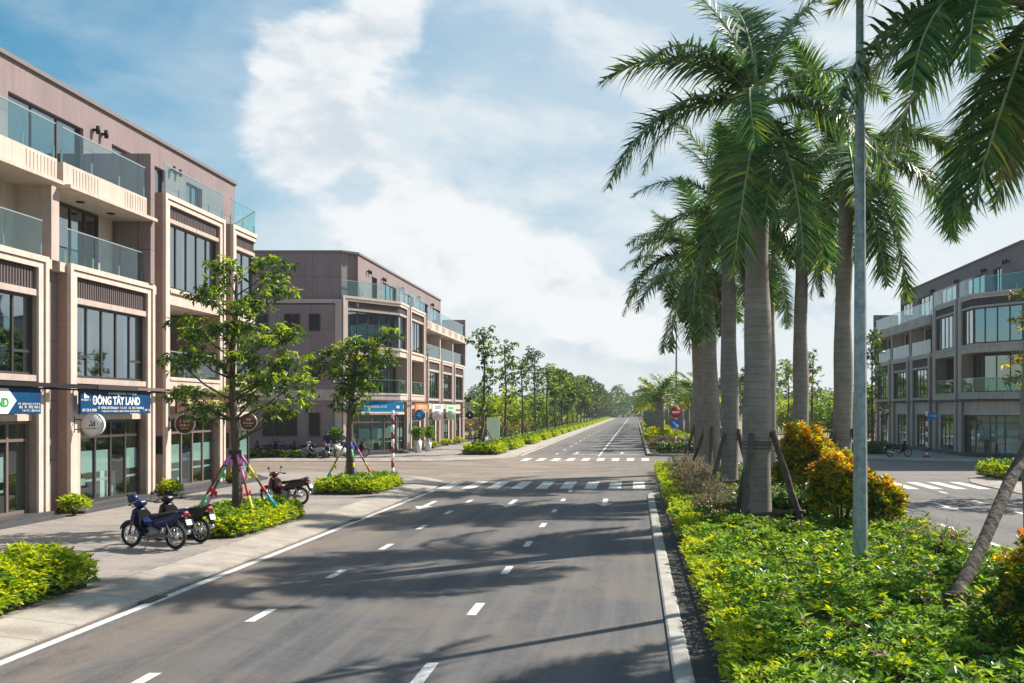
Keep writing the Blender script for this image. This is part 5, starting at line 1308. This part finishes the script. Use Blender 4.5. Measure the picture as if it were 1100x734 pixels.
# distant woodland: one mass
def wood(name, label, segs, seed, h, mats, probs, L=1.5, dens=1.0):
    rr = np.random.default_rng(seed); C = []
    for (x0, y0, x1, y1, w, hh, n) in segs:
        n = int(n * dens); t = rr.random(n); s_ = rr.normal(0, 1, n) * w * .5; dx, dy = x1 - x0, y1 - y0; l = math.hypot(dx, dy)
        x = x0 + dx * t - dy / l * s_; y = y0 + dy * t + dx / l * s_
        crown = hh * (.62 + .25 * np.sin(t * l * .16 + seed) + .18 * np.sin(t * l * .43 + 1)); z = crown * rr.random(n) ** .6 + .2; C.append(np.stack([x, y, z], 1))
    C = np.concatenate(C); V = rosettes(C, 5, L, .6, (-.5, .9), rr); u = rr.random(len(C)); mi = np.zeros(len(C), int); acc = 0
    for j, p in enumerate(probs): mi[(u >= acc) & (u < acc + p)] = j; acc += p
    o = leaf_object(name, V, mats, midx=np.repeat(mi, 5)); tag(o, label, kind='stuff'); return o
wood('woodland', 'distant green woodland closing the end of the road', [(-260, 520, 300, 560, 30, 16, 16000), (-200, 330, -60, 520, 20, 11, 6000), (40, 330, 260, 420, 18, 10, 5000), (-15, 420, -25, 520, 14, 11, 1800), (22, 300, 32, 520, 14, 10, 2500), (32, 150, 110, 210, 12, 7, 2600)], 5, 12, [F_TREE, F_DARK, F_GREY], (.5, .3, .2), 1.7)

# ------------------------------------------------------------------ street furniture
def lamp(label, x, y, H=11.6, seed=0):
    o = empty('street_lamp', (x, y, .1)); tag(o, label, 'street lamp', 'tall galvanised lamp poles on the median')
    b = MB(); b.tube([(0, 0, 0), (0, 0, .5), (0, 0, H * .5), (0, 0, H)], [.145, .142, .108, .070], 10); q_ = b.build('pole', M_GALV, o)
    for p in q_.data.polygons: p.use_smooth = False
    b = MB(); b.box(-.22, .22, -.22, .22, 0, .03); b.tube([(0, 0, .03), (0, 0, .12)], .18, 10); b.build('base_plate', M_GALV, o)
    b = MB(); b.box(-.05, .05, -.162, -.145, .55, .95); b.build('hatch', M_GALV, o)
    for s_ in (-1, 1):
        b = MB(); b.tube([(0, 0, H - .3), (s_ * .7, 0, H + .45), (s_ * 2.0, 0, H + .75)], [.05, .045, .035], 8); a = b.build('arm', M_GALV, o)
        b = MB(); b.prof([(0, 0), (.1, .1), (.5, .12), (.78, .05), (.8, 0), (.4, -.05)], .15); h = b.build('lamp_head', M_GALV, o)
        h.location = (s_ * 1.95, 0, H + .73); h.rotation_euler = (0, 0, 0 if s_ > 0 else math.pi)
    return o
l0 = lamp('tall galvanised lamp pole in the foreground of the near median', 4.2, 18.4)
for i, (y, lb) in enumerate([(100, 'lamp pole rising behind the no-entry sign'), (185, 'farthest lamp pole on the far median')][:1]):
    c = copy_tree(l0); c.location = (4.2, y, .1); c.rotation_euler = (0, 0, R(82)); c['label'] = lb
# no entry sign with keep-side arrow
o = empty('traffic_sign', (3.0, 72.6, .12)); tag(o, 'round red no-entry sign over a blue arrow plate on a red and white pole', 'traffic sign')
b = MB()
for k in range(8):
    b.cur = k % 2; b.tube([(0, 0, k * .43), (0, 0, (k + 1) * .43)], .045, 8)
b.build('pole', [M_WHITE, M_RED], o)
b = MB(); b.tube([(0, -.06, 3.05), (0, -.08, 3.05)], .40, 28); pl = b.build('disc', M_RED, o); b = MB(); b.box(-.27, .27, -.088, -.081, 2.98, 3.12); b.build('bar', M_WHITE, pl)
b = MB(); b.box(-.33, .33, -.08, -.06, 1.85, 2.5); bl = b.build('arrow_plate', M_BLUE, o)
b = MB(); b.prism([(-.22, 2.32), (-.17, 2.38), (.12, 2.10), (.2, 2.18), (.22, 1.93), (-.02, 1.95), (.05, 2.03)], -.09, -.081, lambda x, z, d: Vector((x, d, z))); b.build('arrow', M_WHITE, bl)

def striped_post(label, x, y, H, plate=False):
    o = empty('striped_post', (x, y, .15)); tag(o, label, 'post'); b = MB(); n = 9
    for k in range(n): b.cur = k % 2; b.tube([(0, 0, H * k / n), (0, 0, H * (k + 1) / n)], .075, 12)
    b.build('pole', [M_WHITE, M_MAROON], o)
    b = MB(); b.box(-.22, .22, -.22, .22, 0, .08); b.tube([(0, 0, .08), (0, 0, .16)], .12, 10); b.build('base', M_MAROON, o)
    if plate: b = MB(); b.box(.09, .75, -.02, .02, H - .55, H - .1); q = b.build('sign_plate', M_SKYB, o); b = MB(); b.box(.03, .1, -.015, .015, H - .4, H - .35); b.build('bracket', M_BLACK, o); b = MB(); squiggle(b, lambda x_, d, z: Vector((x_, -.021 - d, z)), .2, .65, H - .38, .12, 3, 0, .006); b.build('lettering', M_TEXTW, q)
    return o
striped_post('tall red and white striped post on the left pavement corner', -11.85, 48.3, 3.15)
striped_post('red and white striped post with a small blue plate by the right block', 19.6, 66.3, 3.1, True)
# pale notice board among the trees past the left block
o = empty('notice_board', (-13.2, 92, .15)); tag(o, 'pale green-white billboard panel between the first thin trees', 'billboard')
b = MB(); b.box(-.6, .6, -.04, .04, .3, 2.5); b.build('panel', M_PGREEN, o); b = MB(); b.box(-.55, -.5, .041, .12, 0, 2.4); b.box(.5, .55, .041, .12, 0, 2.4); b.build('frame', M_RAIL, o)

for i, (x, y, lb) in enumerate([(-8.42, 29.6, 'small dark drain grate at the left kerb beside the near hedge island'), (-8.42, 17.2, 'small dark drain grate at the left kerb near the bottom left'), (-8.42, 39.5, 'small dark drain grate at the left kerb near the crosswalk')]):
    o = empty('drain_grate', (x, y, .0)); tag(o, lb, 'drain grate')
    b = MB(); b.box(-.13, .13, -.32, .32, .004, .012); b.build('pit', M_BLACK, o)
    b = MB()
    for k in range(9): b.box(-.13, .13, -.32 + k * .075, -.29 + k * .075, .013, .022)
    b.build('grating', M_METAL, o)
# ------------------------------------------------------------------ motorbikes
def bike(label, x, y, heading, body, accent, kind='underbone', helmet=False, plate=True, lean=6):
    o = empty('motorbike', (x, y, .15), heading); tag(o, label, 'motorbike')
    inner = o
    r = .285; wb = .62
    def wheel(cx):
        b = MB(); b.torus((cx, 0, r), r - .038, .038, 'y', 30, 8); w = b.build('wheel', M_TYRE, inner)
        b = MB(); b.torus((cx, 0, r), r - .085, .016, 'y', 30, 6); b.tube([(cx, -.05, r), (cx, .05, r)], .05, 10)
        for k in range(10):
            a = k * math.pi / 5; b.tube([(cx, .0, r), (cx + math.cos(a) * (r - .085), 0, r + math.sin(a) * (r - .085))], .006, 4)
        b.torus((cx, .03, r), .10, .006, 'y', 16, 4)
        b.build('rim', M_CHROME, w)
    wheel(wb); wheel(-wb)
    B = mat(body[0], body[1], .38, spec=.45); A = mat(accent[0], accent[1], .38, spec=.45)
    b = MB()   # front fender
    vs = [];
    for i in range(11):
        a = R(20 + 150 * i / 10); 
        for (yy, rr_) in ((-.06, r - .02), (-.05, r + .03), (.05, r + .03), (.06, r - .02)): vs.append((wb + math.cos(a) * rr_, yy, r + math.sin(a) * rr_))
    fs = [(i * 4 + j, i * 4 + j + 1, i * 4 + 5 + j, i * 4 + 4 + j) for i in range(10) for j in range(3)]
    b.add(vs, fs); b.build('front_fender', B, inner)
    b = MB()
    for s_ in (-1, 1): b.tube([(wb, s_ * .075, r), (wb - .1, s_ * .075, .56), (wb - .19, s_ * .06, .82)], .022, 8)
    b.build('fork', M_METAL, inner)
    b = MB()   # leg shield and step-through body
    b.prof([(wb - .10, .62), (wb - .16, .84), (wb - .26, .90), (wb - .30, .80), (wb - .26, .52), (wb - .36, .30), (wb - .48, .26), (wb - .40, .42), (wb - .22, .50)], .19, .84)
    b.prof([(wb - .26, .62), (wb - .38, .50), (wb - .70, .44), (wb - .70, .58), (wb - .45, .58), (wb - .30, .80)], .085, .9)
    b.build('leg_shield', B, inner)
    b = MB(); b.prof([(-.02, .46), (-.08, .64), (-.42, .74), (-.86, .86), (-.93, .80), (-.70, .60), (-.40, .48)], .13, .8); b.build('rear_cowl', A if kind == 'twotone' else B, inner)
    b = MB(); b.prof([(wb - .30, .84), (wb - .36, .80), (wb - .42, .50), (wb - .62, .36), (wb - .56, .32), (wb - .26, .50), (wb - .22, .80)], .18, .95); b.build('inner_panel', mat('dull_plastic', (.014, .014, .015), .95, spec=.05), inner)
    b = MB()
    for s_ in (-1, 1): b.ball((wb - .17, s_ * .13, .90), .03, .022, .022, 8, 6); b.ball((-.90, s_ * .10, .74), .025, .02, .02, 8, 6)
    b.build('indicator', mat('amber', (.6, .2, .02), .3), inner)
    b = MB()
    for s_ in (-1, 1): b.tube([(wb - .26, s_ * .2, .99), (wb - .16, s_ * .12, 1.0), (wb - .17, s_ * .05, .86)], .006, 5)
    b.build('cable', M_BLACK, inner)
    b = MB(); b.prof([(-.10, .58), (-.50, .66), (-.80, .76), (-.50, .60), (-.20, .54)], .137, .9); b.build('side_stripe', A, inner)
    b = MB(); b.prof([(.08, .70), (.02, .755), (-.18, .76), (-.34, .80), (-.68, .83), (-.72, .80), (-.40, .72), (0, .64)], .135, .82); b.build('seat', mat('seat_vinyl', (.014, .014, .016), .5), inner)
    b = MB(); b.tube([(.0, 0, .36), (.0, 0, .36 + .001), (.22, 0, .36)], [.10, .12, .10], 10); b.prof([(.20, .28), (.22, .46), (-.05, .50), (-.22, .42), (-.20, .26), (0, .22)], .12, .8)
    b.tube([(-.1, .09, .30), (-wb, .09, r)], .035, 6); b.tube([(-.1, -.09, .30), (-wb, -.09, r)], .035, 6); b.build('engine', M_METAL, inner)
    b = MB(); b.tube([(.12, -.12, .24), (-.2, -.14, .20), (-.42, -.15, .27), (-.86, -.15, .38)], [.018, .02, .05, .048], 10); b.build('exhaust', M_CHROME, inner)
    b = MB(); b.tube([(-wb, .10, r), (-.48, .11, .58)], .02, 6); b.tube([(-wb, -.10, r), (-.48, -.11, .58)], .02, 6); b.build('shock_absorber', M_CHROME, inner)
    b = MB(); hb = (wb - .24, .98); b.tube([(wb - .19, 0, .80), (hb[0], 0, .95)], .035, 8)
    b.tube([(hb[0] - .10, -.33, .97), (hb[0] - .02, -.2, 1.0), (hb[0], 0, .97), (hb[0] - .02, .2, 1.0), (hb[0] - .10, .33, .97)], .016, 8)
    for s_ in (-1, 1): b.tube([(hb[0] - .085, s_ * .30, .975), (hb[0] - .13, s_ * .40, .965)], .024, 8)
    h = b.build('handlebar', M_BLACK, inner)
    b = MB(); b.prof([(wb - .16, .90), (wb - .11, .98), (wb - .20, 1.04), (wb - .34, 1.03), (wb - .36, .95), (wb - .26, .88)], .12, .75); b.build('front_cowl', B, inner)
    b = MB(); b.ball((wb - .135, 0, .955), .045, .085, .05); b.build('headlight', mat('lamp_glass', (.7, .75, .78), .1), inner)
    for s_ in (-1, 1):
        b = MB(); b.tube([(hb[0] - .03, s_ * .24, 1.0), (hb[0] - .02, s_ * .30, 1.14)], .007, 5); b.ball((hb[0] - .02, s_ * .315, 1.17), .012, .06, .038); b.build('mirror', M_BLACK, h)
    b = MB(); b.ball((-.90, 0, .80), .04, .08, .035); b.build('tail_light', M_RED, inner)
    b = MB(); b.prof([(-.72, .66), (-.90, .72), (-1.00, .46), (-.97, .45), (-.86, .64)], .06, .9); b.build('rear_fender', M_BLACK, inner)
    if plate: b = MB(); b.add([(-.965, -.075, .66), (-.965, .075, .66), (-1.01, .075, .55), (-1.01, -.075, .55), (-.955, -.075, .66), (-.955, .075, .66), (-1.0, .075, .55), (-1.0, -.075, .55)], [(0, 1, 2, 3), (4, 5, 6, 7), (0, 1, 5, 4), (2, 3, 7, 6)]); b.build('number_plate', M_WHITE, inner)
    b = MB(); b.tube([(.02, .1, .24), (-.02, .26, .0)], .012, 6); b.tube([(.1, .22, .24), (.1, -.22, .24)], .012, 6); b.build('kickstand', M_METAL, inner)
    b = MB(); b.tube([(-.50, .10, .78), (-.88, .09, .90), (-.95, 0, .91), (-.88, -.09, .90), (-.50, -.10, .78)], .012, 6); b.build('grab_rail', M_METAL, inner)
    if kind == 'scooter':
        b = MB(); b.prof([(wb - .36, .30), (wb - .48, .24), (-.02, .24), (-.02, .34), (wb - .40, .36)], .17, .9); b.prof([(0, .26), (.02, .62), (-.3, .70), (-.85, .78), (-.92, .66), (-.55, .42), (-.25, .30)], .17, .78); b.build('footboard_body', B, inner)
    o.scale = (1.05, 1.05, 1.05)
    return o
def helmet(label, x, y, z, col, rz=0):
    o = empty('helmet', (x, y, z), rz); tag(o, label, 'helmet'); b = MB(); b.ball((0, 0, .11), .13, .12, .12, 16, 10); b.build('shell', mat(col[0], col[1], .2), o)
    b = MB(); b.ball((.045, 0, .10), .10, .112, .075, 14, 8); b.build('visor', mat('visor', (.12, .35, .55), .1), o); return o
BB = ('paint_blue', (.004, .014, .08)); BK = ('paint_black', (.015, .014, .018)); RD = ('paint_red', (.11, .006, .009)); PU = ('paint_violet', (.14, .02, .12)); WT = ('paint_white', (.7, .7, .7)); SV = ('paint_silver', (.32, .34, .36)); MR = ('paint_maroon', (.12, .012, .035))
bike('blue motorbike with white number plate parked nearest on the left pavement', -11.0, 22.55, R(160), BB, PU)
bike('black motorbike parked just behind the blue one', -10.93, 23.7, R(158), BK, MR)
bike('red and black motorbike parked behind the near hedge island', -11.75, 33.1, R(163), RD, BK, 'twotone')
helmet('blue helmet with a visor hung on the blue motorbike handlebar', -11.62, 22.86, 1.14, BB, R(160))
XB = [(-25.2, 66.9, 200, MR, BK, 'dark maroon motorbike, leftmost in the row by the far left block', 'underbone'), (-24.0, 66.8, 170, PU, BK, 'violet-black motorbike, second from the left by the far left block', 'underbone'), (-22.6, 66.6, 195, BK, SV, 'black motorbike in the middle of the row by the far left block', 'underbone'),
      (-21.3, 65.7, 190, SV, BK, 'grey scooter in front of the standing person', 'scooter'), (-20.3, 66.2, 75, BK, SV, 'black and silver motorbike facing away beside the standing person', 'underbone'), (-19.4, 66.0, 60, WT, SV, 'white and silver scooter at the right end of the row', 'scooter'), (-18.8, 66.6, 40, MR, WT, 'maroon motorbike behind the white scooter', 'underbone')]
for (x, y, a, c1, c2, lb, kd) in XB: bike(lb, x, y, R(a), c1, c2, kd)
bike('dark motorbike parked beside the striped post at the right block', 17.9, 66.9, R(10), BK, MR)

# ------------------------------------------------------------------ people
SKIN = mat('skin', (.42, .25, .17), .6); HAIR = mat('hair', (.02, .015, .012), .6)
def person(label, x, y, rz, top, legs, pose='stand', hat=None, z0=.15):
    o = empty('person', (x, y, z0), rz); tag(o, label, 'person')
    J = {}   # joints; faces +x
    if pose == 'stand':
        hip = .92; J = {'pel': (0, 0, hip), 'wst': (.01, 0, 1.12), 'chs': (0, 0, 1.33), 'nck': (0, 0, 1.46), 'hd0': (.02, 0, 1.56), 'hd1': (.02, 0, 1.66)}
        for s, k in ((1, 'l'), (-1, 'r')):
            J[k + 'hip'] = (0, s * .10, hip - .04); J[k + 'kne'] = (.03, s * .11, .49); J[k + 'ank'] = (-.01, s * .11, .08); J[k + 'toe'] = (.16, s * .13, .035)
            J[k + 'sho'] = (0, s * .19, 1.39); J[k + 'elb'] = (.02 if s < 0 else .08, s * .25, 1.12); J[k + 'wri'] = (.16 if s < 0 else .3, s * .22, .92 if s < 0 else 1.08)
    else:
        hip = .50; J = {'pel': (0, 0, hip), 'wst': (.03, 0, hip + .2), 'chs': (.06, 0, hip + .41), 'nck': (.08, 0, hip + .54), 'hd0': (.11, 0, hip + .64), 'hd1': (.12, 0, hip + .74)}
        for s, k in ((1, 'l'), (-1, 'r')):
            J[k + 'hip'] = (.02, s * .10, hip - .02); J[k + 'kne'] = (.44, s * .13, hip); J[k + 'ank'] = (.40, s * .13, .08); J[k + 'toe'] = (.56, s * .14, .035)
            J[k + 'sho'] = (.06, s * .19, hip + .47); J[k + 'elb'] = (.16, s * .24, hip + .22); J[k + 'wri'] = (.38, s * .16, hip + .12)
    R_ = {'pel': .13, 'wst': .12, 'chs': .14, 'nck': .055, 'hd0': .085, 'hd1': .095, 'hip': .085, 'kne': .058, 'ank': .04, 'toe': .035, 'sho': .062, 'elb': .042, 'wri': .028}
    E = [('pel', 'wst'), ('wst', 'chs'), ('chs', 'nck'), ('nck', 'hd0'), ('hd0', 'hd1')]
    for k in 'lr': E += [('pel', k + 'hip'), (k + 'hip', k + 'kne'), (k + 'kne', k + 'ank'), (k + 'ank', k + 'toe'), ('chs', k + 'sho'), (k + 'sho', k + 'elb'), (k + 'elb', k + 'wri')]
    for k in 'lr':   # palm and five fingers
        w = Vector(J[k + 'wri']); d = (w - Vector(J[k + 'elb'])).normalized(); J[k + 'plm'] = tuple(w + d * .07); E.append((k + 'wri', k + 'plm')); R_['plm'] = .026
        sd_ = d.cross(Vector((0, 1, 0))).normalized()
        for f, (off_, ln) in enumerate(((-.03, .07), (-.01, .085), (.012, .08), (.032, .06))):
            J[k + 'f%d' % f] = tuple(w + d * (.08 + ln) + sd_ * off_ * 1.2 + Vector((0, 0, -.02))); E.append((k + 'plm', k + 'f%d' % f))
        J[k + 'f4'] = tuple(w + d * .07 + sd_ * -.065); E.append((k + 'wri', k + 'f4'))
    keys = list(J); me = bpy.data.meshes.new('body'); me.from_pydata([J[k] for k in keys], [(keys.index(a), keys.index(b_)) for a, b_ in E], [])
    ob = bpy.data.objects.new('body', me); COL.objects.link(ob)
    sk = ob.modifiers.new('skin', 'SKIN'); ss = ob.modifiers.new('s', 'SUBSURF'); ss.levels = 1; ss.render_levels = 1
    lay = me.skin_vertices[0].data if me.skin_vertices else None
    if lay is None:
        bm = bmesh.new(); bm.from_mesh(me); bm.verts.layers.skin.verify(); bm.to_mesh(me); bm.free(); lay = me.skin_vertices[0].data
    for i, k in enumerate(keys):
        kk = k if k in R_ else k[1:]; r = R_.get(kk, .009)
        lay[i].radius = (r, r); lay[i].use_root = (k == 'pel')
    bpy.context.view_layer.update(); m2 = bpy.data.meshes.new_from_object(ob.evaluated_get(bpy.context.evaluated_depsgraph_get()))
    bpy.data.objects.remove(ob); m2.materials.clear()
    for m in (SKIN, top, legs, M_BLACK): m2.materials.append(m)
    for p in m2.polygons:
        c = p.center; p.use_smooth = True
        head = c.z > J['nck'][2] + .02; hand = any((Vector(J[k + 'wri']) - c).length < .20 and (c - Vector(J[k + 'elb'])).length > .12 for k in 'lr')
        if head or hand: p.material_index = 0
        elif c.z < .09: p.material_index = 3
        elif c.z > J['pel'][2] + .03 or abs(c.y) > .19 and c.z > hip + .1: p.material_index = 1
        else: p.material_index = 2
    q = bpy.data.objects.new('body', m2); COL.objects.link(q); q.parent = o
    hx, _, hz = J['hd1']; b = MB(); b.ball((hx - .02, 0, hz + .03), .105, .10, .095); b.build('hair', HAIR, o)
    b = MB(); b.ball((hx + .10, 0, hz - .05), .018, .014, .022, 8, 6); b.build('nose', SKIN, o)
    if hat: b = MB(); b.tube([(hx, 0, hz + .04), (hx, 0, hz + .06), (hx, 0, hz + .16)], [.20, .12, .08], 14); b.build('hat', hat, o)
    return o
NV = mat('navy_cloth', (.015, .025, .09), .9); GT = mat('grey_teal_cloth', (.14, .20, .22), .9); DK = mat('dark_trousers', (.02, .02, .028), .9); LB = mat('pale_blue_cloth', (.42, .52, .62), .9); PKK = mat('pink_cloth', (.5, .25, .28), .9); GC = mat('grey_cloth', (.16, .17, .20), .9)
person('person in navy standing among the motorbikes by the far left block', -20.85, 66.9, R(-70), NV, DK)
person('person in a grey-green shirt standing right of the one in navy', -19.9, 67.2, R(-100), GT, DK)
person('person in grey with a straw hat standing at the far end of the left block', -16.2, 97.0, R(-60), GC, DK, hat=mat('straw', (.5, .42, .25), .8))
for (x, y, rz, tm, lm, lb) in ((-12.7, 79.5, R(200), NV, DK, 'person in navy and pink sitting by the first thin tree'), (-12.0, 79.3, R(-20), LB, GC, 'person in pale blue sitting right of the first thin tree trunk')):
    person(lb, x, y, rz, tm, lm, pose='sit')
    o = empty('stool', (x, y, .15)); tag(o, 'small plastic stool under the ' + lb.split(' sitting')[0], 'stool'); b = MB(); b.box(-.16, .16, -.16, .16, .34, .38); b.build('seat', M_RED, o)
    for sx in (-1, 1):
        for sy in (-1, 1): b = MB(); b.tube([(sx * .16, sy * .16, 0), (sx * .12, sy * .12, .34)], .02, 6); b.build('leg', M_RED, o)

# ------------------------------------------------------------------ air
hz = bpy.data.materials.new('haze'); hz.use_nodes = True
nt = hz.node_tree; nt.nodes.remove(nt.nodes['Principled BSDF'])
pv = nt.nodes.new('ShaderNodeVolumePrincipled'); pv.inputs['Color'].default_value = (.86, .92, .97, 1); pv.inputs['Density'].default_value = .0002; pv.inputs['Anisotropy'].default_value = .3
nt.links.new(pv.outputs[0], nt.nodes['Material Output'].inputs['Volume'])
b = MB(); b.box(-420, 420, -60, 640, -1.1, 17.5); o = b.build('haze', hz); tag(o, kind='stuff')
